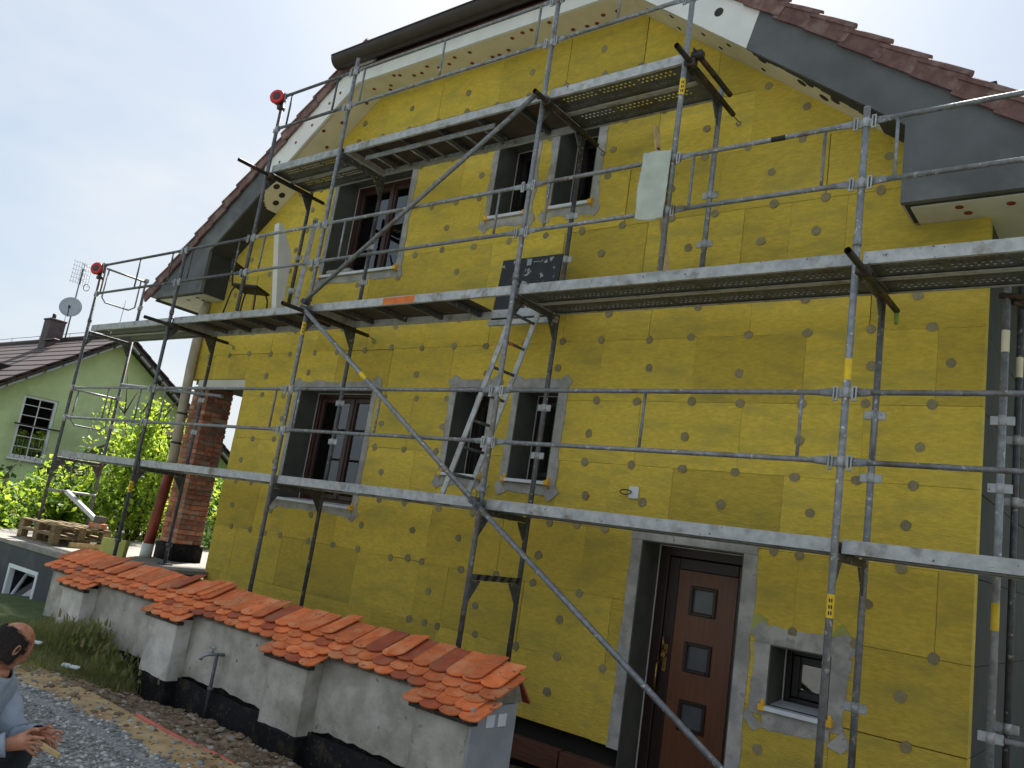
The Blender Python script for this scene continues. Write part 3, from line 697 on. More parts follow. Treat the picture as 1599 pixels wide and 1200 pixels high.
# anchor caps on the cream boards
for i in range(26):
    x = EX0+.12+i*(EX1-EX0-.2)/26+wob(.05); y = rnd.choice((-.33, -.22, -.12))+wob(.03)
    b = MB(); b.disc((x, y, EZ-.004), .026, (0, 0, 1), .006, 12); b.build('anchor_cap', 'rust_cap', roof)
nrm = Vector((SL, 0, 1)).normalized()
for s, lst, m in ((1, [(6.62, .2), (6.95, .1), (6.98, .33), (7.32, .26), (7.45, .12), (7.62, .3), (7.9, .1)], 'black_spot'), (1, [(7.98, .33), (8.33, .24), (8.50, .14), (8.42, .3), (8.62, .2)], 'black_spot'),
                  (-1, [(6.6, .12), (6.75, .3), (6.95, .2), (7.15, .33), (7.3, .12), (7.55, .22), (7.7, .33)], 'rust_cap'), (-1, [(7.95, .14), (8.12, .14), (8.25, .13), (8.05, .3)], 'black_spot')):
    for x, y in lst:
        nn = Vector((SL*(1 if s > 0 else -1), 0, 1)).normalized(); b = MB()
        b.disc(Vector((mir(x, s), -y, zl(x)))-nn*.004, .048 if (m == 'black_spot' and x > 7.9) else .026, nn, .006, 12); b.build('anchor_cap', m, roof)
for s, lst in ((-1, [(6.55, .22), (6.8, .18), (7.0, .22), (7.3, .18), (7.6, .2), (7.9, .18)]), (1, [])):
    for x, dz in lst:
        b = MB(); b.disc((mir(x, s), -OV-.016, zl(x)+dz), .022, (0, 1, 0), .005, 12); b.build('anchor_cap', 'rust_cap', roof)
for i in range(6):
    b = MB(); b.disc((EX0+.3+i*.75, -OV-.016, EZ+.10+wob(.03)), .02, (0, 1, 0), .005, 12); b.build('anchor_cap', 'rust_cap', roof)
b = MB(); b.disc((7.55, -OV-.016, zl(7.55)+.23), .045, (0, 1, 0), .005, 14); b.build('anchor_cap', 'black_spot', roof)
for x, y in ((9.62, -.24), (9.66, -.12), (9.95, -.2), (10.2, -.3)):
    for s in (1, -1):
        b = MB(); b.disc((mir(x, s), y, 4.650), .03, (0, 0, 1), .006, 12); b.build('anchor_cap', 'rust_cap' if s > 0 else 'black_spot', roof)

# ================================================================== GARDEN WALL WITH TILED CAP
gw = thing('garden_wall', (3.9, -1.8, 0), 'low plastered garden wall with pillars and an orange clay tile cap', 'wall')
WF, WB, GX0, GX1 = -1.95, -1.60, .45, 7.20
PIL = [(1.12, 1.62), (3.04, 3.54), (4.99, 5.49), (6.70, 7.20)]
def rough_block(b, x0, x1, y0, y1, z0, z1, nx, nz, ragged=0.):
    """front face as a slightly uneven grid with a ragged lower edge, plain sides"""
    k = len(b.v)
    for j in range(nz+1):
        for i in range(nx+1):
            x = x0+(x1-x0)*i/nx; z = z0+(z1-z0)*j/nz
            if j == 0: z += ragged*mnoise.noise(Vector((x*3, 1, 7)))+wob(ragged*.3)
            edge = i in (0, nx)
            b.v.append(Vector((x, y0+(0 if edge else .012*mnoise.noise(Vector((x*5, z*5, 2)))), z)))
    for j in range(nz):
        for i in range(nx): a = k+j*(nx+1)+i; b.face((a, a+1, a+nx+2, a+nx+1), True)
    m = nx+1; q = len(b.v)
    b.v += [Vector((x0, y1, z0)), Vector((x1, y1, z0)), Vector((x1, y1, z1)), Vector((x0, y1, z1))]
    bl, br, tl, tr = k, k+nx, k+nz*m, k+nz*m+nx
    b.face((q, q+3, q+2, q+1)); b.face([k+j*m for j in range(nz, -1, -1)]+[q, q+3][::1]); b.face([k+j*m+nx for j in range(nz+1)]+[q+2, q+1]); b.face([tl+i for i in range(nx+1)]+[q+2, q+3])
ZP = .03
b = MB(); rough_block(b, GX0, GX1-.02, WF, WB, ZP, .60, 90, 10, .05); b.build('wall_face', 'plaster', gw, fix=False)
for i, (x0, x1) in enumerate(PIL):
    b = MB(); rough_block(b, x0, x1, WF-.155, WF-.002, ZP+(-.05 if i in (1, 2) else 0), .535, 10, 10, .012); b.build('pillar', 'plaster_light' if i < 2 else 'plaster', gw, fix=False)
    b = MB(); b.box((x0+.02, WF-.14, .50), (x1-.02, WF-.001, .56)); b.build('pillar_cap', 'bitumen', gw)
    b = MB(); b.bbox((x0-.01, WF-.165, -.6), (x1+.01, WF+.02, ZP-.052), .01); b.build('pillar_footing', 'bitumen', gw)
b = MB(); b.bbox((GX1-.018, WF-.153, -.6), (GX1+.012, WB-.004, .60), .006); b.build('end_face', 'end_grey', gw)
b = MB(); b.bbox((GX0, WF+.03, -.6), (GX1-.03, WB, ZP+.02), .01); b.build('footing', 'bitumen', gw)
b = MB(); k = 0; n = 60
for i in range(n+1):
    x = 2.2+4.7*i/n
    yb_ = WF-.03+.02*mnoise.noise(Vector((x*4, 0, 0))); b.v += [Vector((x, yb_, ZP-.02+.04*mnoise.noise(Vector((x*2.3, 4, 0))))), Vector((x, yb_-.03+.03*mnoise.noise(Vector((x*5, 6, 0))), -.45))]
for i in range(n): b.face((2*i, 2*i+2, 2*i+3, 2*i+1), True)
o = b.build('bitumen_sheet', 'bitumen', gw, fix=False); o.modifiers.new('t', 'SOLIDIFY').thickness = .006
EY, EZt = -2.05, .615; RY, RZ = -1.62, .815
sl = math.atan2(RZ-EZt, RY-EY)
b = MB(); b.yz([(EY+.05, EZt-.03), (RY, RZ-.02), (WB+.09, .60), (EY+.10, .585)], GX0, GX1-.02); b.build('cap_bed', 'brick_mortar', gw)
b = MB(); b.yz([(RY+.002, RZ-.006), (WB+.16, .60), (WB+.15, .588), (RY-.01, RZ-.02)], GX0, GX1); b.build('cap_back', 'clay_old', gw)
def tilemesh(name, m, w=.178, L_=.38, th=.012):
    b = MB(); p = [(w/2, .055), (w/2, L_), (-w/2, L_), (-w/2, .055)]
    for i in range(1, 8):
        a = math.pi*(1+i/8); p.append((w/2*math.cos(a), .055+.055*math.sin(a)))
    k = len(b.v); mm = len(p); e = .003
    b.v += [Vector((x, y, 0)) for x, y in p]+[Vector((x, y, th-e)) for x, y in p]+[Vector((x*.965, .006+y*.98, th)) for x, y in p]
    b.face(range(k, k+mm)[::-1]); b.face(range(k+2*mm, k+3*mm))
    for o in (0, mm):
        for i in range(mm): b.face((k+o+i, k+o+(i+1) % mm, k+o+mm+(i+1) % mm, k+o+mm+i))
    return b.mesh(name, m)
tms = [tilemesh('tile', 'clay'), tilemesh('tile', 'clay'), tilemesh('tile', 'clay_old')]
def put_tile(x, s, lift, rz=0., tilt=0., L_=1., wsc=1., roll=0.):
    p = Vector((x, EY+s*math.cos(sl)-lift*math.sin(sl), EZt+s*math.sin(sl)+lift*math.cos(sl)))
    o = link_mesh('tile', rnd.choices(tms, (5, 4, 1.3))[0], p, gw); o.rotation_euler = (Matrix.Rotation(sl+tilt, 3, 'X') @ Matrix.Rotation(roll, 3, 'Y') @ Matrix.Rotation(rz, 3, 'Z')).to_euler(); o.scale = (wsc, L_, 1)
nt_ = int((GX1-GX0+.1)/.181)
for i in range(nt_+1): put_tile(GX0-.02+i*.181+wob(.004), 0+wob(.006), 0, wob(.02), -.05, .9)
for i in range(nt_+1): put_tile(GX0+.07+i*.181+wob(.006), .075+wob(.008), .015, wob(.03), -.045, .95)
x = GX0-.03
while x < GX1+.08:
    far = x < 3.3; odd = rnd.random() < .16
    put_tile(x+wob(.008), .165+wob(.014), .033+(.010 if odd else 0)+rnd.uniform(0, .006), wob(.035)+(wob(.10) if odd else 0), -.035+wob(.02), .92, roll=wob(.03)+(-.06 if odd else 0))
    x += rnd.uniform(.150, .182)
for x in (2.95, 3.28, 3.42, 3.56, 5.35, 6.2, 6.98): put_tile(x, .19+wob(.02), .055, wob(.12), -.02, .92, roll=-.10+wob(.04))
for (x0, x1) in PIL:
    for r, (s, st) in enumerate(((-.155, 0), (-.08, .09))):
        for i in range(3 if r else 4):
            xx = x0-.02+st+i*.179
            put_tile(xx+wob(.004), s+wob(.006), -.026+r*.016, wob(.02), -.04, .75)
    b = MB(); b.box((x0-.05, EY-.085, EZt-.125), (x1+.04, EY-.02, EZt-.095)); b.build('cap_batten', 'tube_dark', gw)
for xx in (-1.95, -1.82):
    b = MB(); b.bbox((GX1+.013, xx, .46), (GX1+.022, xx+.09, .545), .003); b.build('bracket_clip', 'white_pvc', gw)
# standpipe tap
tp = thing('water_tap', (4.13, -2.02, -.2), 'old metal water tap on a standpipe in front of the garden wall', 'tap')
b = MB(); b.tube((4.13, -2.02, -.25), (4.13, -2.02, .345), .016, 10); b.tube((4.13, -2.018, .02), (4.13, -2.018, .05), .026, 10); b.build('standpipe', 'galv_dark', tp)
b = MB(); b.path([(4.13, -1.95, .33), (4.13, -2.02, .335), (4.11, -2.09, .335), (4.09, -2.14, .315), (4.085, -2.15, .28)], .016, 8); b.tube((4.115, -2.06, .34), (4.113, -2.065, .39), .010, 8); b.bbox((4.06, -2.08, .385), (4.16, -2.055, .40), .005); b.build('spout', 'zinc', tp)

# ================================================================== SCAFFOLD
YO, YI = -1.03, -.30
BAY = 3.046
PX = {0: -2.46, 1: 0., 2: BAY, 3: 2*BAY, 4: 3*BAY, 5: 4*BAY}
MX, M2X = 1.60, 7.60
scf = thing('scaffold', (4.5, -.66, 0), 'galvanised steel facade scaffold with three deck levels in front of the house', 'scaffold')
R_ = .0242
HT, HM = 1.03, .56
def standard(x, y, z0, z1, tabs, name='standard', m='galv', sticker=None, spigots=()):
    b = MB(); b.tube((x, y, z0), (x, y, z1), R_, 14)
    for z in spigots: b.tube((x, y, z-.03), (x, y, z+.03), R_+.006, 14)
    st = b.build(name, m, scf)
    for z in tabs:
        b = MB(); b.bbox((x-.075, y-.008, z-.032), (x+.075, y+.008, z+.032), .004); b.tube((x, y, z-.036), (x, y, z+.036), R_+.004, 12); b.build('wedge_plate', 'galv_light', st)
    if sticker:
        b = MB(); b.tube((x, y, sticker-.075), (x, y, sticker+.075), R_+.0012, 16, cap=False); q = b.build('sticker', 'yellow_tape', st)
        b = MB()
        dv = Vector((CAM.x-x, CAM.y-y, 0)).normalized(); sd_ = Vector((-dv.y, dv.x, 0))
        for k in range(3):
            for j in (-1, 1):
                c0 = Vector((x, y, sticker-.045+k*.04))+dv*(R_*.93+.0016)+sd_*(.007*j); b.bbox((-.004, -.004, -.012), (.004, .002, .012), .001, Matrix.Translation(c0) @ Matrix.Rotation(math.atan2(dv.y, dv.x)+math.pi/2, 4, 'Z'))
        b.build('print', 'black_paint', q)
    return st
T1 = [2+HM, 2+HT]; T2 = [4+HM, 4+HT]; T3 = [6+HM, 6+HT]
BASE = {0: TZ, 1: TZ, 2: -.3, 3: -.3, 4: -.02, 5: 0}
for i in range(5):
    top = {0: 4.98, 1: 5.12, 2: 7.22, 3: 7.3, 4: 5.16}[i]
    tabs = T1+T2+(T3 if i in (2, 3) else [])
    standard(PX[i], YO, BASE[i], top, tabs, sticker={1: 1.68, 2: 3.75, 4: 1.62}.get(i), m='galv' if i > 1 else 'galv_dark', spigots=(2.12, 4.12) if i in (2, 3) else (4.12,))
    ti = {0: 4.0, 1: 4.0, 2: 6.0, 3: 6.02, 4: 4.0}[i]
    standard(PX[i], YI, BASE[i], ti, [t for t in T1+T2 if t < ti]+([.95] if i == 4 else []), 'standard', 'galv_dark' if i < 4 else 'galv')
b = MB(); b.tube((PX[4], YO, 3.12), (PX[4], YO, 3.27), R_+.0012, 16, cap=False); b.build('sticker', 'yellow_tape', scf)
for x, zb, zt_, tb in ((MX, 4.05, 7.02, T2+T3), (M2X, 4.055, 7.1, T2+T3)):
    standard(x, YO, zb, zt_, tb, sticker=5.70 if x > 5 else None, m='galv' if x > 5 else 'galv_dark')
    standard(x, YI, 4.08, 6.15, T2, m='galv_dark' if x < 5 else 'galv')
# jack bases
for i in range(5):
    for y in (YO, YI):
        b = MB(); b.bbox((PX[i]-.075, y-.075, BASE[i]), (PX[i]+.075, y+.075, BASE[i]+.020), .003); jk = b.build('base_plate', 'galv_dark', scf)
        b = MB(); b.tube((PX[i], y, BASE[i]+.25), (PX[i], y, BASE[i]+.29), .04, 10); b.build('jack_nut', 'galv_dark', jk)
# frame transoms with gussets
def transom(x, z, m='galv_dark', gus=True):
    b = MB(); b.bbox((x-.022, YO+R_, z-.055), (x+.022, YI-R_, z-.005), .005)
    if gus:
        for y, s in ((YO, 1), (YI, -1)): b.yz([(y+s*R_*.8, z-.06), (y+s*.16, z-.06), (y+s*R_*.8, z-.26)], x-.006, x+.006)
    b.build('transom', m, scf)
for i in range(5):
    for z in (2.0, 4.0): transom(PX[i], z-.035)
for x in (MX, PX[2], PX[3], M2X): transom(x, 5.965)
transom(PX[3], 1.40)
for k in range(6):
    b = MB(); y = YO+.06+k*.115; b.prism([(y, 1.345), (y+.05, 1.345), (y+.08, 1.397), (y+.03, 1.397)], lambda p: (PX[3]+.0225, p[0], p[1]), lambda p: (PX[3]+.0245, p[0], p[1])); b.build('hazard_stripe', 'black_paint', scf)
# tie tubes through to the wall
def tie(x, z, y0=-1.42, y1=-.12, hook=True, dx=0):
    b = MB(); r = .0242; n = 12
    b.tube((x, y0, z), (x+dx, y1, z), r, n, cap=False); b.tube((x, y0, z), (x+dx, y1, z), r-.004, n, cap=False); b.disc((x, y0+.12, z), r-.004, (0, 1, 0), .004, n)
    t = b.build('tie_tube', 'tube_dark', scf)
    b = MB(); b.bbox((x-.06, YO-.03, z-.035), (x+.045, YO+.05, z+.035), .012); b.tube((x-.02, YO-.05, z+.03), (x-.02, YO+.06, z+.03), .012, 8); b.build('coupler', 'tube_dark', t)
    if hook:
        b = MB(); b.path([(x+dx, y1, z), (x+dx, y1+.05, z-.01), (x+dx+.02, -.02, z-.03)]+[(x+dx+.02+.022*math.sin(a*.9), -.03-.0*a, z-.05+.022*math.cos(a*.9)) for a in range(7)], .006, 6); b.build('ring_bolt', 'wire', t)
for i, z in ((1, 3.93), (2, 3.93), (4, 3.90)): tie(PX[i]+.06, z, hook=i != 4)
tie(PX[3]+.06, 5.90, -1.25); tie(MX+.06, 5.90, -1.50); tie(M2X+.055, 5.92, -1.30); tie(M2X+.115, 5.98, -1.05, -.35, False)
b = MB(); b.bbox((PX[4]+.045, -.14, 3.79), (PX[4]+.075, -.10, 3.89), .01); b.build('tag', 'green_tag', scf)
# decks
def steel_plank(x0, x1, y0, y1, z):
    """inverted channel with three staggered rows of punched holes, open underneath"""
    b = MB(); t = .004; zt_ = z+.055; zb = z-.036
    b.box((x0, y0, zb), (x1, y0+t, zt_)); b.box((x0, y1-t, zb), (x1, y1, zt_)); b.box((x0, y0+t, zb), (x1, y0+.03, zb+t)); b.box((x0, y1-.03, zb), (x1, y1-t, zb+t))
    b.m = 1; zs = z-.022; c = (y0+y1)/2; w3 = .023*4; b.box((x0, y0+t, zt_-.006), (x1, y0+.05, zt_-.002)); b.box((x0, y1-.05, zt_-.006), (x1, y1-t, zt_-.002))
    def q(a, bb, cc, d): k = len(b.v); b.v += [Vector((a, cc, zs)), Vector((bb, cc, zs)), Vector((bb, d, zs)), Vector((a, d, zs))]; b.face((k, k+1, k+2, k+3))
    q(x0, x1, y0+t, c-w3); q(x0, x1, c+w3, y1-t); q(x0, x0+.10, c-w3, c+w3)
    n = int((x1-x0-.2)/.046); xe = x0+.10+n*.046; q(xe, x1, c-w3, c+w3)
    hh = .0095
    for r in range(4):
        for i in range(n):
            a = x0+.10+i*.046; d0 = c-w3+r*.046
            k = len(b.v); cx = a+.023+(.008 if r % 2 else -.008); cy = d0+.023
            b.v += [Vector((a, d0, zs)), Vector((a+.046, d0, zs)), Vector((a+.046, d0+.046, zs)), Vector((a, d0+.046, zs)), Vector((cx-hh, cy-hh, zs)), Vector((cx+hh, cy-hh, zs)), Vector((cx+hh, cy+hh, zs)), Vector((cx-hh, cy+hh, zs))]
            if i % 9 == 8: b.face((k, k+1, k+2, k+3)); continue
            for e in range(4): b.face((k+e, k+(e+1) % 4, k+4+(e+1) % 4, k+4+e))
    return b
def perf_deck(x0, x1, z):
    for y0 in (YO+.035, YO+.035+.335): 
        o = steel_plank(x0+.035, x1-.035, y0, y0+.325, z).build('deck_plank', ['galv_light', 'deck_steel_shade'], scf, fix=False)
        for xx in (x0+.022, x1-.06):
            b = MB(); b.bbox((xx, y0+.03, z-.03), (xx+.04, y0+.295, z+.045), .006); b.build('claw', 'galv_dark', o)
def ply_deck(x0, x1, z, hatch=None, orange=None):
    b = MB(); y0, y1 = YO+.035, YI-.035
    b.bbox((x0+.035, y0, z-.036), (x1-.035, y0+.035, z+.055), .004); b.bbox((x0+.035, y1-.035, z-.036), (x1-.035, y1, z+.055), .004)
    b.bbox((x0+.036, y0+.035, z-.04), (x0+.076, y1-.035, z+.05), .004); b.bbox((x1-.076, y0+.035, z-.04), (x1-.036, y1-.035, z+.05), .004)
    fr = b.build('deck_frame', 'galv_light', scf)
    b = MB(); xs = [(x0+.076, x1-.076)] if not hatch else [(x0+.076, hatch[0]), (hatch[1], x1-.076)]
    for a, c in xs: b.box((a, y0+.036, z+.038), (c, y1-.036, z+.052))
    b.build('deck_board', 'ply', fr)
    n = 5; 
    for i in range(n):
        xx = x0+.4+i*(x1-x0-.8)/(n-1)
        if hatch and hatch[0]-.02 < xx < hatch[1]+.02: continue
        b = MB(); b.bbox((xx-.02, y0+.036, z-.02), (xx+.02, y1-.036, z+.037), .004); b.build('cross_bar', 'galv_dark', fr)
    if orange: b = MB(); b.box((orange[0], y0-.002, z-.03), (orange[1], y0-.0005, z+.045)); b.build('paint_mark', 'orange_paint', fr)
    return fr
for z in (2.0,):
    for i in range(5):
        if i in (1, 2): ply_deck(PX[i], PX[i+1], z)
        else: perf_deck(PX[i], PX[i+1], z)
for x in (4.25, 4.42):
    b = MB(); b.box((x, YO+.0325, 1.96), (x+.02, YO+.0345, 2.05)); b.build('paint_mark', 'box_blue', scf)
perf_deck(PX[0], PX[1], 4.0); ply_deck(PX[1], PX[2], 4.0); hd = ply_deck(PX[2], PX[3], 4.0, hatch=(5.28, 6.0), orange=(4.28, 4.75)); perf_deck(PX[3], PX[4], 4.0); perf_deck(PX[4], PX[5], 4.0)
perf_deck(MX, PX[2], 6.0); d3 = ply_deck(PX[2], PX[3], 6.0); perf_deck(PX[3], M2X, 6.0)
# open hatch lid standing against the inner edge
b = MB(); Mh = Matrix.Translation((5.28, YI-.045, 4.03)) @ Matrix.Rotation(math.radians(-4), 4, 'X')
b.bbox((0, -.012, -.09), (.78, .006, .60), .004, Mh); lid = b.build('hatch_lid', 'lid_black', scf, label='black hatch lid standing open with white scratches and a latch')
b = MB(); b.bbox((.34, -.022, .50), (.40, -.0125, .58), .004, Mh); b.bbox((.42, -.018, .535), (.50, -.0125, .545), .002, Mh); b.build('latch', 'zinc', lid)
b = MB(); b.bbox((-.02, -.03, -.15), (.86, .012, -.092), .004, Mh); b.build('hatch_rail', 'galv_light', lid)
# stowed ladder under the top deck
b = MB()
for y in (-.86, -.50): b.bbox((3.35, y-.012, 5.885), (5.35, y+.012, 5.94), .004)
for k in range(7): b.tube((3.5+k*.28, -.86, 5.912), (3.5+k*.28, -.50, 5.912), .014, 8)
b.build('stowed_ladder', 'galv', d3)
# double guard rails
def guard(xa, xb, zd, m='galv', bal=(.30, .5, -.30), top=True):
    L_ = xb-xa; yy = YO-.030; par = None
    for h in ([HT, HM] if top else [HM]):
        b = MB(); z = zd+h
        b.tube((xa+.17, yy+.012, z), (xb-.17, yy+.012, z), .019, 12)
        for s, x in ((1, xa), (-1, xb)):
            k0 = Vector((x+s*.05, yy+.012, z)); k1 = Vector((x+s*.20, yy+.012, z))
            n = 12; kk = len(b.v)
            for t in range(3):
                c = k0.lerp(k1, t/2); f = (1, .8, 0)[t]
                for i in range(n):
                    a = 2*math.pi*i/n; b.v.append(c+Vector((0, math.cos(a)*(.019*(1-f)+.006*f), math.sin(a)*(.019*(1-f)+.030*f))))
            for t in range(2):
                for i in range(n): b.face((kk+t*n+i, kk+t*n+(i+1) % n, kk+(t+1)*n+(i+1) % n, kk+(t+1)*n+i), True)
            b.face([kk+i for i in range(n)][::-1])
        o = b.build('guard_rail', m, scf); par = par or o
        for s, x in ((1, xa), (-1, xb)):
            b = MB(); xx = x+s*.062; b.bbox((xx-.016, yy-.006, z-.062), (xx-.006, yy+.010, z+.042), .002); b.bbox((xx+.006, yy-.006, z-.062), (xx+.016, yy+.010, z+.042), .002); b.bbox((xx-.006, yy-.005, z+.030), (xx+.006, yy+.009, z+.042), .002); b.bbox((xx-.006, yy-.005, z-.062), (xx+.006, yy+.009, z-.050), .002); b.build('wedge', 'galv_light', o)
    if top:
        for t in bal:
            x = xa+t if (t > 0 and t != .5) else (xb+t if t < 0 else (xa+xb)/2)
            b = MB(); b.tube((x, yy+.012, zd+HM+.015), (x, yy+.012, zd+HT-.015), .0125, 8); b.build('baluster', m, par)
guard(PX[0], PX[1], 2, 'galv', (.5, -.30)); guard(PX[1], PX[2], 2, 'galv', (.36, -.24)); guard(PX[2], PX[3], 2, 'galv', (.20, .5)); guard(PX[3], PX[4], 2, 'galv', (.5, -.29)); guard(PX[4], PX[5], 2, 'galv', (.2, -.3))
guard(PX[0], PX[1], 4, 'galv_dark', (.15, .5, -.3)); guard(PX[1], MX, 4, 'galv_dark', (.22, -.25)); guard(MX, PX[2], 4, 'galv', (.3,)); guard(PX[2], PX[3], 4, 'galv', (.4, -.35))
guard(PX[3], M2X, 4, 'galv', (.25,)); guard(M2X, PX[4], 4, 'galv', (.2, -.28)); guard(PX[4], PX[5], 4, 'galv', (.22,))
guard(MX, PX[2], 6, 'galv_dark', (.22, -.3)); guard(PX[2], PX[3], 6, 'galv', (.2, .5, -.2)); guard(PX[3], M2X, 6, 'galv', (.5,))
b = MB(); b.tube((8.45, YO-.018, 4+HT), (8.56, YO-.018, 4+HT), .0205, 12); b.build('tape_band', 'black_paint', scf)
# end frames at the left end
for z in (2, 4):
    x = PX[0]-.0
    b = MB(); b.tube((x, YO+R_, z+HT-.02), (x, YI-R_, z+HT-.02), .017, 10); b.build('end_rail', 'galv', scf)
    b = MB(); b.path([(x, YO+.10, z+HT-.03), (x, YO+.09, z+HM-.02), (x, YO+.16, z+HM-.09), (x, YI-.18, z+HM-.09), (x, YI-.09, z+HM-.02), (x, YI-.09, z+HT-.03)], .013, 8); b.build('end_hoop', 'galv', scf)
b = MB(); b.tube((PX[0]+.05, YI-.02, 3.25), (PX[1]+.6, YI-.06, 3.08), .0242, 10); b.build('brace_tube', 'galv', scf)
b = MB(); b.tube((PX[0]+.04, YO, 1.45), (PX[0]+.04, YI, 1.45), .02, 10); b.build('end_rail', 'galv', scf)
standard(PX[0], YI, 4.0, 4.98, T2, m='galv_dark')
# diagonal braces on the outside
def diag(p0, p1, tape=None):
    b = MB(); b.tube(p0, p1, .0242, 12)
    o = b.build('diagonal_brace', 'galv', scf)
    for p in (p0, p1):
        b = MB(); b.tube(Vector(p)+Vector((0, -.03, 0)), Vector(p)+Vector((0, .05, 0)), .034, 12); b.tube(Vector(p)+Vector((0, -.04, 0)), Vector(p)+Vector((0, -.03, 0)), .015, 8); b.build('brace_coupler', 'galv_dark', o)
    if tape:
        a = Vector(p0).lerp(Vector(p1), tape); d = (Vector(p1)-Vector(p0)).normalized(); b = MB(); b.tube(a-d*.06, a+d*.06, .0255, 14, cap=False); b.build('tape_band', 'yellow_tape', o)
diag((PX[2]+.03, YO-.085, 3.97), (PX[3]-.02, YO-.085, 2.02), .42)
diag((PX[3]+.04, YO-.085, 1.98), (PX[4]-.02, YO-.085, .12))
diag((PX[2]+.03, YO-.085, 4.05), (PX[3]-.02, YO-.085, 5.96))
# side scaffold standards past the house corner
for x, y, zt_ in ((9.95, -.22, 4.0), (9.95, .51, 4.4), (9.95, 3.4, 4.4)):
    standard(x, y, 0, zt_, [.95, 2+HM, 2+HT], m='galv' if y < 0 else 'galv_dark')
    b = MB(); b.tube((x, y, 3.52), (x, y, 3.68), R_+.002, 12, cap=False); b.build('sticker', 'yellow_tape' if y < -1 else 'eps_cream', scf)
b = MB(); b.tube((9.95, -.22, 1.62), (9.95, -.22, 1.80), R_+.0012, 12, cap=False); b.build('sticker', 'yellow_tape', scf)
b = MB(); b.tube((9.90, -.24, 3.94), (10.75, -.05, 3.84), .0242, 10); b.tube((9.98, -.20, 3.90), (10.6, .6, 3.80), .0242, 10); b.build('tie_tube', 'tube_dark', scf)
b = MB(); b.tube((10.03, -.22, .95), (10.9, -.22, .95), .019, 10); b.build('guard_rail', 'galv_light', scf)

# ladder between deck one and the hatch
ld = thing('access_ladder', (5.5, -.72, 2.06), 'aluminium ladder leaning from the lower deck up through the open hatch', 'ladder')
p0, p1 = Vector((5.50, 0, 2.065)), Vector((6.10, 0, 4.12)); dd = (p1-p0)
Ml = lambda y: Matrix.Translation(p0+Vector((0, y, 0))) @ Matrix.Rotation(math.atan2(dd.x, dd.z), 4, 'Y')
for y in (-.90, -.55):
    b = MB(); b.bbox((-.028, -.011, 0), (.028, .011, dd.length), .004, Ml(y)); b.build('stile', 'galv_light', ld)
for k in range(8):
    c = p0.lerp(p1, (k*.27+.2)/dd.length); b = MB(); b.tube((c.x, -.889, c.z), (c.x, -.561, c.z), .015, 8); r_ = b.build('rung', 'galv_dark' if k != 5 else 'galv_dark', ld)
    if k == 5: b = MB(); b.tube((c.x, -.80, c.z), (c.x, -.74, c.z), .0162, 10); b.build('paint_mark', 'orange_paint', r_)

# ================================================================== THINGS ON AND AROUND THE SCAFFOLD
dp = thing('downpipe', (-1.0, -.05, TZ), 'beige and rust red rain downpipe in front of the brick column', 'pipe')
b = MB(); b.path([(-.90, -.02, 4.62), (-.90, -.06, 4.5), (-.89, -.07, 3.6), (-.80, -.07, 2.12)], .072, 14); u_ = b.build('upper_pipe', 'pipe_beige', dp)
b = MB(); b.tube((-.835, -.07, 2.85), (-.833, -.07, 2.88), .078, 14); b.tube((-.82, -.07, 2.40), (-.818, -.07, 2.43), .078, 14); b.build('pipe_clamp', 'tube_dark', u_)
b = MB(); b.tube((-.80, -.07, 2.10), (-.81, -.07, 1.98), .085, 14); b.tube((-.81, -.07, 1.99), (-.95, -.07, .88), .075, 14); b.build('lower_pipe', 'pipe_red', dp)
b = MB(); b.tube((-.95, -.07, .90), (-.955, -.07, .70), .085, 14); b.build('pipe_foot', 'box_white', dp)
def lamp(x, z, lab):
    t = thing('warning_lamp', (x, YO-.05, z), lab, 'lamp', 'round red warning lamps on the scaffold ends')
    b = MB(); c = Vector((x-.03, YO-.06, z)); ax = Vector((.45, -.85, .05)).normalized()
    def lathe(pr, m, name):
        q = MB(); u = ax.cross(Vector((0, 0, 1))).normalized(); w_ = ax.cross(u); n = 20
        for h, r in pr:
            for i in range(n): a = 6.2832*i/n; q.v.append(c+ax*h+u*(r*math.cos(a))+w_*(r*math.sin(a)))
        for j in range(len(pr)-1):
            for i in range(n): q.face((j*n+i, j*n+(i+1) % n, (j+1)*n+(i+1) % n, (j+1)*n+i), True)
        q.face(range(n)[::-1]); q.face([(len(pr)-1)*n+i for i in range(n)]); q.build(name, m, t)
    lathe([(-.055, .03), (-.05, .085), (.02, .095), (.03, .105)], 'lamp_dark', 'housing'); lathe([(.031, .10), (.050, .098), (.058, .085), (.052, .062)], 'lamp_red', 'lens'); lathe([(.046, .060), (.054, .056), (.056, .02)], 'lamp_dark', 'lens_core'); lathe([(-.085, .05), (-.075, .075), (-.056, .083)], 'lamp_red', 'rear_lens')
    b.bbox((x-.03, YO-.06, z-.16), (x+.03, YO+.04, z-.10), .01); b.build('clamp', 'lamp_dark', t)
lamp(PX[0], 4.96, 'red warning lamp on the far left end post of the middle deck'); lamp(MX, 7.0, 'red warning lamp on the post at the top deck left end')
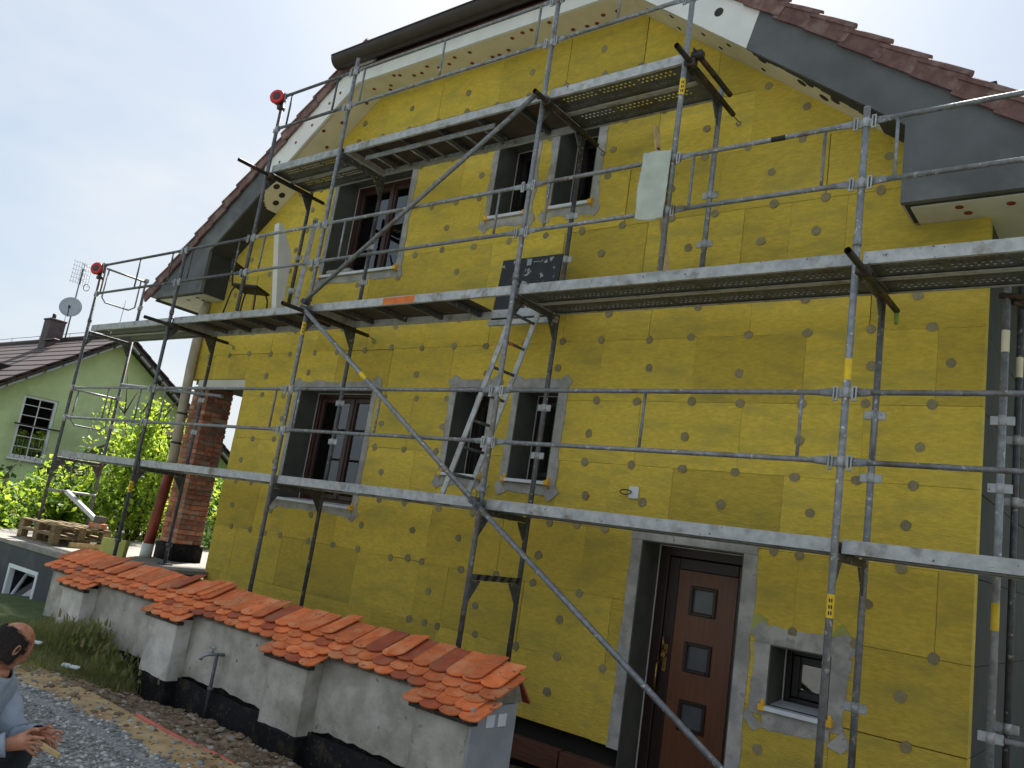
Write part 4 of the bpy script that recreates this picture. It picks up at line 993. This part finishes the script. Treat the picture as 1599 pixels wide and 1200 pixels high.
# chair on the middle deck
DZ = 4.056
ch = thing('chair', (1.25, -.66, DZ), 'black metal chair standing on the middle deck at the left', 'chair')
Mc = Matrix.Translation((1.25, -.68, DZ)) @ Matrix.Rotation(.5, 4, 'Z')
b = MB(); b.bbox((-.19, -.19, .40), (.19, .19, .44), .015, Mc); b.build('seat', 'chair_black', ch)
for sx in (-1, 1):
    for sy in (-1, 1):
        b = MB(); b.path([Mc @ Vector((sx*.15, sy*.15, .40)), Mc @ Vector((sx*.175, sy*.17, .33)), Mc @ Vector((sx*.21, sy*.20, .0))], .011, 8); b.build('leg', 'chair_black', ch)
for sy in (-1, 1):
    b = MB(); b.path([Mc @ Vector((-.18, sy*.17, .40)), Mc @ Vector((-.22, sy*.17, .62)), Mc @ Vector((-.25, sy*.16, .78))], .011, 8); b.build('back_post', 'chair_black', ch)
b = MB(); b.bbox((-.262, -.17, .62), (-.242, .17, .76), .008, Mc); b.build('backrest', 'chair_black', ch)
# white polystyrene wedge leaning on the rail
b = MB(); Mp = Matrix.Translation((1.98, -.78, DZ)) @ Matrix.Rotation(.30, 4, 'Z') @ Matrix.Rotation(-.20, 4, 'Y')
b.prism([(0, 0), (.07, 0), (.08, .1), (.18, .85), (.05, 1.24), (0, 1.24)], lambda p: Mp @ Vector((p[0]*.35, p[0]*1.2, p[1])), lambda p: Mp @ Vector((p[0]*.35+.09, p[0]*1.2-.03, p[1])))
prop(b.build('foam_board', 'eps', org=(1.86, -.78, DZ)), 'white offcut of polystyrene board leaning on the middle deck rail', 'foam board')
b = MB(); d0, d1 = Vector((2.28, -.68, DZ+.001)), Vector((1.86, -.33, 5.56)); dv = d1-d0
Ms = Matrix.Translation(d0) @ dv.to_track_quat('Z', 'Y').to_matrix().to_4x4()
b.bbox((-.03, -.012, 0), (.03, .012, dv.length), .003, Ms); b.m = 1; b.disc(Ms @ Vector((0, -.0125, dv.length-.06)), .012, Ms.to_3x3() @ Vector((0, 1, 0)), .026, 10)
prop(b.build('straightedge', ['galv_light', 'black_paint'], org=d0), 'aluminium straightedge leaning against the facade left of the upper window', 'straightedge')
# translucent sheet hung between the rails and a slat behind it
b = MB(); nx, nz_ = 18, 34
for j in range(nz_+1):
    for i in range(nx+1):
        u, v = i/nx, j/nz_; b.v.append((7.335+.265*u+.006*math.sin(v*9)*(1-u), YO-.056-.012*math.sin(u*5+v*2)-.010*mnoise.noise(Vector((u*5, v*9, 3))), 5.10-.60*v-.02*math.sin(u*2.4)*v+.008*mnoise.noise(Vector((u*7, 0, v)))))
for j in range(nz_):
    for i in range(nx): k = j*(nx+1)+i; b.face((k, k+1, k+nx+2, k+nx+1), True)
o = b.build('plastic_sheet', 'plastic_sheet', fix=False); o.modifiers.new('t', 'SOLIDIFY').thickness = .004
prop(o, 'pale plastic sheet hung over the guard rail of the middle deck', 'plastic sheet')
b = MB(); d0, d1 = Vector((7.60, -.92, DZ+.001)), Vector((7.17, -.66, 5.62)); dv = d1-d0; Ms = Matrix.Translation(d0) @ dv.to_track_quat('Z', 'Y').to_matrix().to_4x4()
b.bbox((-.03, -.01, 0), (.03, .01, dv.length), .004, Ms); b.m = 1; b.disc(Ms @ Vector((0, -.0105, dv.length-.28)), .016, Ms.to_3x3() @ Vector((0, 1, 0)), .021, 10); b.disc(Ms @ Vector((0, -.0105, dv.length-.36)), .007, Ms.to_3x3() @ Vector((0, 1, 0)), .021, 10)
prop(b.build('wooden_stick', ['wood_raw', 'black_paint'], org=d0), 'thin wooden slat with a hole standing behind the plastic sheet', 'stick')
# junction plate with a loop of cable on the wall
jb = thing('junction_box', (7.02, -.01, 2.32), 'white junction plate with a black cable loop on the yellow wall', 'junction box')
b = MB(); b.bbox((6.975, -.022, 2.265), (7.075, -.008, 2.375), .004); b.build('plate', 'box_plate', jb)
b = MB(); b.path([(6.99+.06*math.cos(a*.5)-.03, -.05+.01*math.sin(a), 2.315+.022*math.sin(a*.5)) for a in range(24)], .005, 6); b.build('cable', 'black_paint', jb)

# ------------------------------------------------------------------ pallets, bricks, beam on the terrace
def pallet(z, lab):
    t = thing('pallet', (-2.08, -.80, z), lab, 'pallet', 'pallets stacked on the terrace')
    x0, x1, y0, y1 = -2.68, -1.48, -1.20, -.40
    for y in (y0, (y0+y1)/2-.05, y1-.10):
        for x in (x0, (x0+x1)/2-.07, x1-.14):
            b = MB(); b.bbox((x, y+.001, z+.022), (x+.14, y+.099, z+.10), .004); b.build('block', 'pallet_wood', t)
        b = MB(); b.bbox((x0, y, z), (x1, y+.10, z+.0215), .003); b.build('runner', 'pallet_wood', t)
    for x in (x0, (x0+x1)/2-.07, x1-.14):
        b = MB(); b.bbox((x, y0, z+.1005), (x+.14, y1, z+.122), .003); b.build('cross_board', 'pallet_wood', t)
    for k in range(5):
        y = y0+k*.175; b = MB(); b.bbox((x0-wob(.01), y, z+.1225), (x1+wob(.01), y+.10+wob(.01), z+.144), .003); b.build('deck_board', 'pallet_wood', t)
pallet(TZ, 'lower weathered wooden pallet on the terrace edge'); pallet(TZ+.1445, 'upper weathered wooden pallet on the terrace edge')
ZT = TZ+.289
def brickthing(x, y, z, rz, m, lab, hw=(.125, .06, .04)):
    b = MB(); M = Matrix.Translation((x, y, z+hw[2])) @ Matrix.Rotation(rz, 4, 'Z'); b.bbox((-hw[0], -hw[1], -hw[2]), hw, .006, M); b.bbox((-hw[0]*.6, -hw[1]*.5, hw[2]-.001), (hw[0]*.6, hw[1]*.5, hw[2]+.003), .002, M); prop(b.build('brick', m, org=(x, y, z)), lab, 'brick')
brickthing(-1.66, -.52, ZT, .3, 'brick', 'orange clay brick lying on the pallet stack'); brickthing(-1.68, -.50, ZT+.084, .2, 'concrete_side', 'grey block lying on top of the orange brick', (.07, .06, .05))
b = MB(); b.bbox((-.03, -.03, 0), (.03, .03, 1.0), .004, Matrix.Translation((-1.58, -.42, ZT)) @ Matrix.Rotation(-1.05, 4, 'Y') @ Matrix.Rotation(.35, 4, 'X'))
prop(b.build('timber_offcut', 'box_white'), 'pale squared timber propped slantwise on the pallets', 'timber')
b = MB(); b.bbox((-1.45, -.98, TZ), (-1.38, -.18, TZ+.08), .006); prop(b.build('yellow_plank', 'wood_raw'), 'yellowish plank lying beside the pallet stack', 'plank')
b = MB(); M = Matrix.Translation((-.55, -.78, TZ)) @ Matrix.Rotation(.55, 4, 'Z') @ Matrix.Rotation(-.12, 4, 'X'); b.bbox((-.18, -.05, 0), (.18, .05, .24), .004, M)
prop(b.build('insulation_offcut', 'offcut', org=(-.55, -.78, TZ)), 'yellow green insulation offcut standing on the terrace behind the tiles', 'insulation offcut')

# ================================================================== NEIGHBOUR HOUSE
NX = -9.0
nb = thing('green_house', (NX-4, 2.6, 0), 'green rendered neighbour house with a dark brown tiled roof', 'house')
AY, AZn, NS = 2.60, 5.02, .69
b = MB()
wy0, wy1, wz0, wz1 = .78, 1.52, 1.90, 3.30
NW = [(-3.4, wy0, 0, 3.3), ]
def nzr(y): return AZn-NS*abs(y-AY)
Y0, Y1 = -2.2, 7.4
poly = [(Y0, 0), (Y1, 0), (Y1, nzr(Y1)), (AY, AZn), (Y0, nzr(Y0))]
def yzp(p): 
    if len(p) > 2: b.yz(p, NX-.25, NX)
for (a, c) in ((Y0, wy0), (wy1, Y1)):
    yzp(clip(clip(poly, -1, 0, -a), 1, 0, c))
mid = clip(clip(poly, -1, 0, -wy0), 1, 0, wy1)
yzp(clip(mid, 0, 1, wz0)); yzp(clip(mid, 0, -1, -wz1))
b.box((NX-11, Y0, 0), (NX-.25, Y0+.25, nzr(Y0))); b.box((NX-11, Y1-.25, 0), (NX-.25, Y1, nzr(Y1)))
b.build('wall', 'green_render', nb)
b = MB(); b.box((NX-1.5, .2, 1.2), (NX-1.4, 2.2, 4.0)); b.build('inner_wall', 'room', nb)
fw = MB()
for a, c in (((NX-.10, wy0, wz0), (NX-.03, wy0+.06, wz1)), ((NX-.10, wy1-.06, wz0), (NX-.03, wy1, wz1)), ((NX-.099, wy0+.06, wz0), (NX-.031, wy1-.06, wz0+.07)), ((NX-.099, wy0+.06, wz1-.06), (NX-.031, wy1-.06, wz1))): fw.bbox(a, c, .006)
wnb = fw.build('window', 'white_pvc', nb)
b = MB(); b.box((NX-.07, wy0+.05, wz0+.05), (NX-.062, wy1-.05, wz1-.05)); b.build('pane', 'pane', wnb)
for yy in [(wy0+wy1)/2]:
    b = MB(); b.bbox((NX-.058, yy-.010, wz0+.06), (NX-.046, yy+.010, wz1-.06), .002); b.build('glazing_bar', 'white_pvc', wnb)
for k in range(1, 6):
    zz = wz0+(wz1-wz0)*k/6+.02; b = MB(); b.bbox((NX-.057, wy0+.06, zz-.008), (NX-.047, wy1-.06, zz+.008), .002); b.build('glazing_bar', 'white_pvc', wnb)
b = MB(); b.bbox((NX-.02, wy0-.05, wz0-.05), (NX+.06, wy1+.05, wz0-.005), .006); b.build('sill', 'white_pvc', wnb)
for k in range(6):
    yy = wy0+.08+k*.115; b = MB(); b.tube((NX+.05, yy, wz0), (NX+.05, yy, wz0+.42), .007, 6); b.build('balustrade_bar', 'wire', wnb)
b = MB(); b.tube((NX+.05, wy0-.08, wz0+.74), (NX+.05, wy1+.16, wz0+.74), .016, 8); b.build('window_rail', 'tube_dark', wnb)
rfn = bpy.data.objects.new('roof', None); COL.objects.link(rfn); rfn.parent = nb; ORG[rfn.name] = Vector((NX-5, AY, 4.5)); rfn.location = ORG[rfn.name]-ORG[nb.name]
an = math.atan(NS)
for s in (-1, 1):
    ncs = 20; ln = 5.6/ncs
    for k in range(ncs):
        ya = k*ln; yb2 = (k+1)*ln+.03; b = MB()
        f = lambda p: AY+s*p
        P = [(f(ya), AZn+.10-NS*ya), (f(yb2), AZn+.135-NS*yb2), (f(yb2), AZn+.175-NS*yb2), (f(ya), AZn+.155-NS*ya)]
        b.yz(P, NX-11.2, NX+.42)
        b.build('tile_course', 'nb_tile', rfn)
    P = [(AY, AZn+.09), (AY+s*5.5, AZn+.09-NS*5.5), (AY+s*5.5, AZn+.01-NS*5.5), (AY, AZn+.01)]
    b = MB(); b.yz(P, NX+.36, NX+.39); b.build('barge_board', 'tube_dark', rfn)
    n = 16
    for k in range(n):
        ya, yb2 = k*.34+.02, k*.34+.30; b = MB(); b.yz([(AY+s*ya, AZn+.005-NS*ya), (AY+s*yb2, AZn+.005-NS*yb2), (AY+s*yb2, AZn-.045-NS*yb2), (AY+s*ya, AZn-.045-NS*ya)], NX+.30, NX+.395+wob(.01)); b.build('verge_piece', 'end_grey', rfn)
    b = MB(); b.yz([(AY, AZn+.08), (AY+s*5.5, AZn+.08-NS*5.5), (AY+s*5.5, AZn+.02-NS*5.5), (AY, AZn+.02)], NX-11, NX+.355); b.build('roof_boarding', 'tube_dark', rfn)
b = MB(); b.tube((NX-11.2, AY, AZn+.15), (NX+.42, AY, AZn+.15), .09, 10); b.build('ridge_tiles', 'nb_tile', rfn)
b = MB(); b.path([(NX-11+k*.9, AY, AZn+.33+.01*(k % 2)) for k in range(13)], .008, 6)
for k in range(6): b.tube((NX-10.6+k*1.9, AY, AZn+.2), (NX-10.6+k*1.9, AY, AZn+.34), .007, 6)
for x in (-12.6, -9.4): b.tube((x, AY, AZn+.2), (x+.05, AY, AZn+1.1), .008, 6)
b.build('lightning_wire', 'wire', rfn)
cz = AZn; cxx = -12.4
b = MB(); b.bbox((cxx-.2, 2.12, 4.6), (cxx+.2, 2.52, 5.62), .01); b.bbox((cxx-.22, 2.10, 5.62), (cxx+.22, 2.54, 5.67), .01); b.m = 1
for yy in (2.22,): b.tube((cxx+.1, yy, 5.67), (cxx+.1, yy, 5.80), .05, 10)
chn = b.build('chimney', ['chimney', 'tube_dark'], rfn)
b = MB(); b.bbox((cxx+.3, 2.0, 5.0), (cxx+1.0, 2.15, 5.04), .01); b.build('roof_hatch', 'gutter_metal', rfn)
sdh = thing('satellite_dish', (-12.0, 2.7, 5.3), 'grey satellite dish on the roof ridge beside the chimney', 'satellite dish')
c = Vector((-11.9, 2.40, 6.02)); ax = Vector((.80, -.45, .35)).normalized(); u = ax.cross(Vector((0, 0, 1))).normalized(); w_ = u.cross(ax); b = MB(); n = 24
for j in range(6):
    r = .27*j/5
    for i in range(n): a = 6.2832*i/n; b.v.append(c+ax*(.25*r*r*2)+u*(r*math.cos(a))+w_*(r*1.12*math.sin(a)))
for j in range(5):
    for i in range(n): b.face((j*n+i, j*n+(i+1) % n, (j+1)*n+(i+1) % n, (j+1)*n+i), True)
o = b.build('reflector', 'dish', sdh, fix=False); o.modifiers.new('t', 'SOLIDIFY').thickness = .008
b = MB(); e_ = c+ax*.26-w_*.12; b.path([c-w_*.29, c-w_*.26+ax*.12, e_], .012, 6); b.tube(e_, e_-ax*.10, .03, 10); b.build('feed_arm', 'tube_dark', sdh)
an_ = thing('antenna', (-12.0, 2.75, 5.2), 'television antenna mast with a wire grid above the dish', 'antenna')
b = MB(); b.tube((-12.0, 2.50, 5.1), (-12.0, 2.50, 7.15), .020, 8); b.build('mast', 'wire', an_)
b = MB()
for k in range(8): b.tube((-12.05, 2.28+k*.065, 6.70), (-12.05, 2.28+k*.065, 7.35), .004, 5)
for k in range(6): b.tube((-12.05, 2.25, 6.75+k*.11), (-12.05, 2.77, 6.75+k*.11), .004, 5)
b.build('grid_reflector', 'wire', an_)
b = MB()
for k in range(4):
    z = 6.8+k*.14; b.tube((-11.95, 2.42, z), (-11.95, 2.58, z+.08), .006, 5); b.tube((-11.95, 2.42, z+.08), (-11.95, 2.58, z), .006, 5)
b.tube((-11.95, 2.50, 6.7), (-11.95, 2.50, 7.3), .010, 6); b.path([(-11.9, 2.66+.08*math.cos(i*.5), 6.66+.09*math.sin(i*.5)) for i in range(13)], .010, 6); b.build('dipoles', 'tube_dark', an_)
# dark lean-to roof below the gable
lt = thing('lean_to', (-7.8, 2.6, 0), 'dark lean-to roof against the green house behind the bushes', 'lean-to')
b = MB(); b.yz([(1.55, 1.62), (3.9, 3.05), (3.9, 3.22), (1.45, 1.74)], -9.0+.003, -7.4); b.build('lean_to_roof', 'gutter_metal', lt)
for y, z in ((1.8, 1.75), (3.7, 2.9)):
    b = MB(); b.bbox((-7.55, y-.05, 0), (-7.45, y+.05, z), .005); b.build('post', 'tube_dark', lt)

# ================================================================== BUSHES
def bush(name, x, y, z0, h, rx, ry, n, mats, lab, seed, leaf=.09, trunks=4):
    rr = random.Random(seed); t = thing(name, (x, y, z0), lab, 'bush', 'bushes between the two houses')
    b = MB()
    tips = []
    for k in range(trunks):
        a = rr.uniform(0, 6.28); q = [(x, y, z0)]; px, py = x+.1*math.cos(a), y+.1*math.sin(a)
        for j in range(1, 6):
            f = j/5; q.append((px+math.cos(a)*rx*.65*f+rr.uniform(-.08, .08), py+math.sin(a)*ry*.65*f+rr.uniform(-.08, .08), z0+h*.92*f))
        b.path(q, [.045*(1-.8*j/5) for j in range(6)], 6); tips += q[2:]
        for _ in range(5):
            s_ = Vector(q[rr.randint(1, 5)]); d = Vector((rr.uniform(-1, 1)*rx*.6, rr.uniform(-1, 1)*ry*.6, rr.uniform(.1, .5)*h*.5)); b.path([s_, s_+d*.5+Vector((0, 0, .03)), s_+d], [.014, .01, .004], 5); tips += [tuple(s_+d*.6), tuple(s_+d)]
    b.build('stem', 'bark', t, fix=False)
    b = MB(); cl = []
    for tp in tips:
        for _ in range(4): cl.append((tp[0]+rr.gauss(0, rx*.20), tp[1]+rr.gauss(0, ry*.20), tp[2]+rr.gauss(0, h*.08)))
    for i in range(n):
        c = rr.choice(cl); s_ = rr.choice((.5, .7, .9, 1.1, 1.5))*rr.uniform(.85, 1.15)*leaf
        zc = c[2]+rr.gauss(0, .09); lim = z0+h*(.84+.16*math.sin(c[0]*5+c[1]*7+seed)+rr.uniform(-.04, .05))
        if zc > lim: zc = lim-abs(rr.gauss(0, .3))*h*.5
        p = Vector((c[0]+rr.gauss(0, .10), c[1]+rr.gauss(0, .10), max(z0+.05, zc)))
        d = Vector((rr.gauss(0, 1), rr.gauss(0, 1), rr.gauss(.1, .7))).normalized(); u = d.cross(Vector((rr.gauss(0, 1), rr.gauss(0, 1), rr.gauss(0, 1)))).normalized(); w_ = d.cross(u)
        b.m = rr.choices((0, 1, 2), mats)[0]; k = len(b.v)
        b.v += [p-d*s_*.5, p+u*s_*.34+w_*.012, p+d*s_*.55, p-u*s_*.34+w_*.012]; b.face((k, k+1, k+2)); b.face((k, k+2, k+3))
    b.build('foliage', ['leaf_a', 'leaf_b', 'leaf_d'], t, fix=False)
bush('tall_bush', -4.3, 1.40, 0, 3.25, .8, .55, 5200, (7, 3, 1), 'tall light green bush behind the brick column', 1, .085, 6)
bush('leafy_bush', -4.9, .72, 0, 2.05, .7, .55, 3800, (6, 3, 2), 'mid height bright green bush behind the pallets', 2, .085, 5)
bush('leafy_bush', -5.0, -.15, 0, 1.62, .75, .65, 3400, (6, 4, 2), 'low green bush left of the pallets below the neighbour window', 3, .085, 5)
bush('leafy_bush', -4.6, -1.05, 0, 1.30, .6, .55, 2500, (4, 4, 3), 'small dark leaved bush at the left picture edge', 4, .09, 4)
bush('dark_bush', -6.4, .6, 0, 1.7, 1.1, 1.3, 4200, (1, 3, 6), 'dark green bush deep behind the pallets', 5, .10, 5)
bush('tall_bush', -5.6, 2.7, 0, 2.7, 1.0, .8, 5200, (4, 4, 2), 'broad green bush seen through the porch opening', 6, .09, 6)
bush('dark_bush', -3.6, 3.4, 0, 2.2, 1.2, 1.0, 4200, (3, 4, 3), 'low dense bush behind the porch', 7, .09, 5)

# ================================================================== PERSON
def skin_mesh(name, joints, bones, mat_name, parent, org, sub=2):
    me = bpy.data.meshes.new(name); names = list(joints); idx = {n: i for i, n in enumerate(names)}
    me.from_pydata([tuple(Vector(joints[n][0])-Vector(org)) for n in names], [(idx[a], idx[c]) for a, c in bones], [])
    o = link_mesh(name, me, org, parent); me.materials.append(MATS[mat_name])
    o.modifiers.new('skin', 'SKIN').use_smooth_shade = True
    sv = me.skin_vertices[0].data
    for i, n in enumerate(names):
        r = joints[n][1]; sv[i].radius = r if isinstance(r, tuple) else (r, r); sv[i].use_root = (i == 0)
    m = o.modifiers.new('sub', 'SUBSURF'); m.levels = sub; m.render_levels = sub
    dg_ = bpy.context.evaluated_depsgraph_get(); ev = o.evaluated_get(dg_); nm = bpy.data.meshes.new_from_object(ev)
    nm.materials.clear(); nm.materials.append(MATS[mat_name])
    for p in nm.polygons: p.use_smooth = True
    o.modifiers.clear(); o.data = nm; return o
def person():
    F = Vector((.80, .60, 0)).normalized(); S = Vector((.60, -.80, 0)); U = Vector((0, 0, 1))      # facing, his right, up
    O = Vector((6.385, -4.90, 0))                                                                     # under the pelvis
    P = lambda f, s, u: O+F*f+S*s+U*u
    J = dict(pelvis=(P(-.05, 0, .27), (.15, .12)), belly=(P(.0, 0, .42), (.135, .115)), chest=(P(.04, 0, .58), (.15, .12)), upchest=(P(.075, 0, .68), (.115, .10)), neck=(P(.115, .0, .745), .058), skull=(P(.15, 0, .80), .068))
    B = [('pelvis', 'belly'), ('belly', 'chest'), ('chest', 'upchest'), ('upchest', 'neck'), ('neck', 'skull')]
    AR = {}
    for t, s in (('r', 1), ('l', -1)):
        J['sh'+t] = (P(.07, s*.155, .655), .062); J['el'+t] = (P(.13, s*.20, .415), .046) if s > 0 else (P(.20, s*.16, .43), .046)
        J['wr'+t] = (P(.30, s*.10, .475), .031) if s > 0 else (P(.36, s*.06, .50), .031)
        J['pa'+t] = (P(.37, s*.06, .49), (.040, .024)) if s > 0 else (P(.42, s*.02, .505), (.040, .024))
        B += [('upchest', 'sh'+t), ('sh'+t, 'el'+t), ('el'+t, 'wr'+t), ('wr'+t, 'pa'+t)]
        w = J['pa'+t][0]
        for k, (df, ds, du, l) in enumerate(((.9, -.15, .15, .040), (.95, -.3, -.05, .043), (.9, -.45, -.25, .040), (.8, -.6, -.42, .032))):
            d = (F*df+S*(ds*s)+U*du).normalized(); base = w+S*(s*(.012-.0*k))+U*(.026-.017*k)+F*.02
            J[f'f{t}{k}a'] = (base+d*l*.6, .0088); J[f'f{t}{k}b'] = (base+d*l*1.3+U*-.006, .0082); J[f'f{t}{k}c'] = (base+d*l*1.7-S*s*.014-U*.012, .0072)
            B += [('pa'+t, f'f{t}{k}a'), (f'f{t}{k}a', f'f{t}{k}b'), (f'f{t}{k}b', f'f{t}{k}c')]
        J[f'th{t}a'] = (w+U*.035-F*.012-S*s*.01, .0105); J[f'th{t}b'] = (w+U*.055+F*.018-S*s*.025, .0095); J[f'th{t}c'] = (w+U*.05+F*.042-S*s*.035, .008)
        B += [('pa'+t, f'th{t}a'), (f'th{t}a', f'th{t}b'), (f'th{t}b', f'th{t}c')]
        J['hp'+t] = (P(-.03, s*.10, .25), .088); J['kn'+t] = (P(.27, s*.17, .40), .062); J['an'+t] = (P(.10, s*.14, .075), .042); J['to'+t] = (P(.24, s*.16, .035), (.042, .03))
        B += [('pelvis', 'hp'+t), ('hp'+t, 'kn'+t), ('kn'+t, 'an'+t), ('an'+t, 'to'+t)]
    pr = skin_mesh('person', J, B, 'skin', None, O)
    prop(pr, 'balding man in a grey blue shirt crouching on the gravel with hands held forward', 'person')
    # head shell with brow, nose, ears, jaw: sculpted sphere
    hc = P(.165, 0, .880); tilt = .55
    Mh = Matrix.Translation(hc) @ Matrix((F.to_4d(), (-S).to_4d(), U.to_4d(), (0, 0, 0, 1))).transposed()
    Mh = Matrix(((F.x, -S.x, 0, hc.x), (F.y, -S.y, 0, hc.y), (F.z, -S.z, 1, hc.z), (0, 0, 0, 1))) @ Matrix.Rotation(.98, 4, 'Z') @ Matrix.Rotation(tilt, 4, 'Y')
    bm = bmesh.new(); bmesh.ops.create_uvsphere(bm, u_segments=40, v_segments=28, radius=1)
    g = lambda a, m, s_: math.exp(-((a-m)/s_)**2)
    for v in bm.verts:
        x, y, z = v.co; X_, Y_, Z_ = x*.092, y*.074, z*.112
        if z < 0: Y_ *= 1-.28*(-z)**1.5; X_ *= 1-.10*(-z)
        if x > 0: 
            X_ += .020*g(z, -.75, .25)*g(y, 0, .5)*x                      # chin
            X_ += .034*g(z, -.16, .13)*g(y, 0, .17)*(x**3)                # nose
            X_ += .010*g(z, .16, .08)*g(abs(y), .28, .3)*x                # brow
            X_ -= .014*g(z, .02, .10)*g(abs(y), .36, .15)*x               # eye sockets
            X_ += .009*g(z, -.46, .06)*g(y, 0, .26)*x; X_ -= .006*g(z, -.53, .03)*g(y, 0, .26)*x   # lips
        else: X_ *= 1.10
        v.co = (X_, Y_, Z_)
    for f in bm.faces: f.smooth = True
    bm.transform(Mh); bm.transform(Matrix.Translation(-hc)); me = bpy.data.meshes.new('head'); bm.to_mesh(me); bm.free(); me.materials.append(MATS['skin']); hd_ = link_mesh('head', me, hc, pr)
    for s in (-1, 1):
        be = bmesh.new(); bmesh.ops.create_uvsphere(be, u_segments=16, v_segments=12, radius=1)
        for v in be.verts:
            x, y, z = v.co; rim = math.exp(-((math.hypot(x, z)-.8)/.22)**2); v.co = Mh @ Vector((x*.015-.006, s*(.072+y*.006+.006*rim+.010*max(0, -x)), z*.027-.008))-hc
        for f in be.faces: f.smooth = True
        me = bpy.data.meshes.new('ear'); be.to_mesh(me); be.free(); me.materials.append(MATS['skin']); link_mesh('ear', me, hc, hd_)
        b = MB(); b.disc(Mh @ Vector((.078, s*.028, .003)), .011, Mh.to_3x3() @ Vector((1, 0, 0)), .006, 12); b.build('eyelid', 'skin', hd_)
    # hair: a horseshoe round the sides and back, bald crown
    bm = bmesh.new(); bmesh.ops.create_uvsphere(bm, u_segments=48, v_segments=32, radius=1); kill = []
    for v in bm.verts:
        x, y, z = v.co
        keep = z < .50+.10*max(0, -x)+.04*math.sin(y*9) and z > -.70 and x < .42-.25*max(0, -z)-.25*max(0, z)
        if not keep: kill.append(v)
        q = 1.06+.03*mnoise.noise(Vector((x*9, y*9, z*9))); X_, Y_, Z_ = x*.092*q, y*.074*q*1.02, z*.112*q
        if z < 0: Y_ *= 1-.22*(-z)**1.5
        if x < 0: X_ *= 1.10
        v.co = (X_, Y_, Z_)
    bmesh.ops.delete(bm, geom=kill, context='VERTS')
    for f in bm.faces: f.smooth = True
    bm.transform(Mh); bm.transform(Matrix.Translation(-hc)); me = bpy.data.meshes.new('hair'); bm.to_mesh(me); bm.free(); me.materials.append(MATS['hair']); o = link_mesh('hair', me, hc, pr); o.modifiers.new('t', 'SOLIDIFY').thickness = .012
    hb = MB(); rr = random.Random(5)
    for _ in range(2600):
        a = rr.uniform(.2*math.pi, 1.8*math.pi); z = rr.uniform(-.72, .60); q = math.sqrt(1-z*z); x, y = q*math.cos(a), q*math.sin(a)
        if x > .50-.25*max(0, -z)-.3*max(0, z) or (z > .52 and x > -.2): continue
        k = 1.07; p = Vector((x*.092*k*(1.10 if x < 0 else 1), y*.074*k*(1-.22*(-z)**1.5 if z < 0 else 1), z*.112*k)); nrm_ = p.normalized(); dn = Vector((-.35, .15*y, -1)); dn = (dn-nrm_*dn.dot(nrm_)).normalized()
        l_ = rr.uniform(.012, .028); sd2 = nrm_.cross(dn)*.0011; k0 = len(hb.v)
        hb.v += [Mh @ (p-sd2), Mh @ (p+sd2), Mh @ (p+dn*l_+nrm_*rr.uniform(.001, .007)+sd2*rr.uniform(-3, 3))]; hb.face((k0, k0+1, k0+2))
    hb.build('hair_strands', 'hair', pr, fix=False)
    # clothing: the body surface near the dressed bones, pushed out along its normals
    def seg(p, a, c):
        d = c-a; t = max(0, min(1, (p-a).dot(d)/max(1e-9, d.length_squared))); return (p-(a+d*t)).length
    def dress(name, bones, other, off, fold, mname):
        bm = bmesh.new(); bm.from_mesh(pr.data); bm.normal_update(); kill = []
        for v in bm.verts:
            p = v.co+O
            if min(seg(p, a, c)/r for a, c, r in bones) > min(seg(p, a, c)/r for a, c, r in other): kill.append(v)
        nv = {v: v.normal.copy() for v in bm.verts}
        for v, n in nv.items(): v.co = v.co+n*(off+fold*mnoise.fractal(v.co*13, 1, 2, 4))
        bmesh.ops.delete(bm, geom=kill, context='VERTS')
        me = bpy.data.meshes.new(name); bm.to_mesh(me); bm.free(); me.materials.clear(); me.materials.append(MATS[mname])
        o = link_mesh(name, me, O, pr); md = o.modifiers.new('t', 'SOLIDIFY'); md.thickness = .006; return o
    g0 = lambda k: J[k][0]
    top = [(g0('pelvis')-U*.02, g0('upchest'), .14), (g0('upchest'), g0('neck').lerp(g0('upchest'), .45), .10)]; leg = [(g0('pelvis')-U*.12, g0('pelvis')-U*.09, .10)]; bare = [(g0('neck'), g0('skull'), .06)]
    for t in 'rl':
        top += [(g0('upchest'), g0('sh'+t), .07), (g0('sh'+t), g0('el'+t), .05), (g0('el'+t), g0('el'+t).lerp(g0('wr'+t), .93), .04)]
        leg += [(g0('hp'+t), g0('kn'+t), .08), (g0('kn'+t), g0('an'+t)+U*.02, .05)]
        bare += [(g0('wr'+t), g0('pa'+t), .03), (g0('an'+t)-U*.02, g0('to'+t), .05)]
        bare += [(g0(f'f{t}{k}a'), g0(f'f{t}{k}c'), .012) for k in range(4)]+[(g0(f'th{t}a'), g0(f'th{t}c'), .012)]
    dress('shirt', top, leg+bare, .020, .016, 'shirt'); dress('trousers', leg, top+bare, .022, .014, 'trousers')
    for t in 'rl':
        a, c = J['an'+t][0], J['to'+t][0]
        skin_mesh('shoe', {'heel': (Vector((a.x, a.y, .05))-F*.03, (.052, .048)), 'mid': (a.lerp(c, .6)*1+U*0-U*.005, (.050, .042)), 'toe': (c+F*.04, (.045, .034))}, [('heel', 'mid'), ('mid', 'toe')], 'boot', pr, O)
    # slip of wood held in the hand
    b = MB(); w = J['parr' if 'parr' in J else 'par'][0]; b.bbox((-.02, -.006, -.012), (.16, .006, .012), .003, Matrix.Translation(w+F*.02-S*.015+U*.015) @ Matrix.Rotation(math.atan2(F.y, F.x), 4, 'Z') @ Matrix.Rotation(.35, 4, 'Y'))
    prop(b.build('wood_strip', 'wood_raw'), 'short pale strip held in the crouching man\'s hands', 'wood strip')
person()
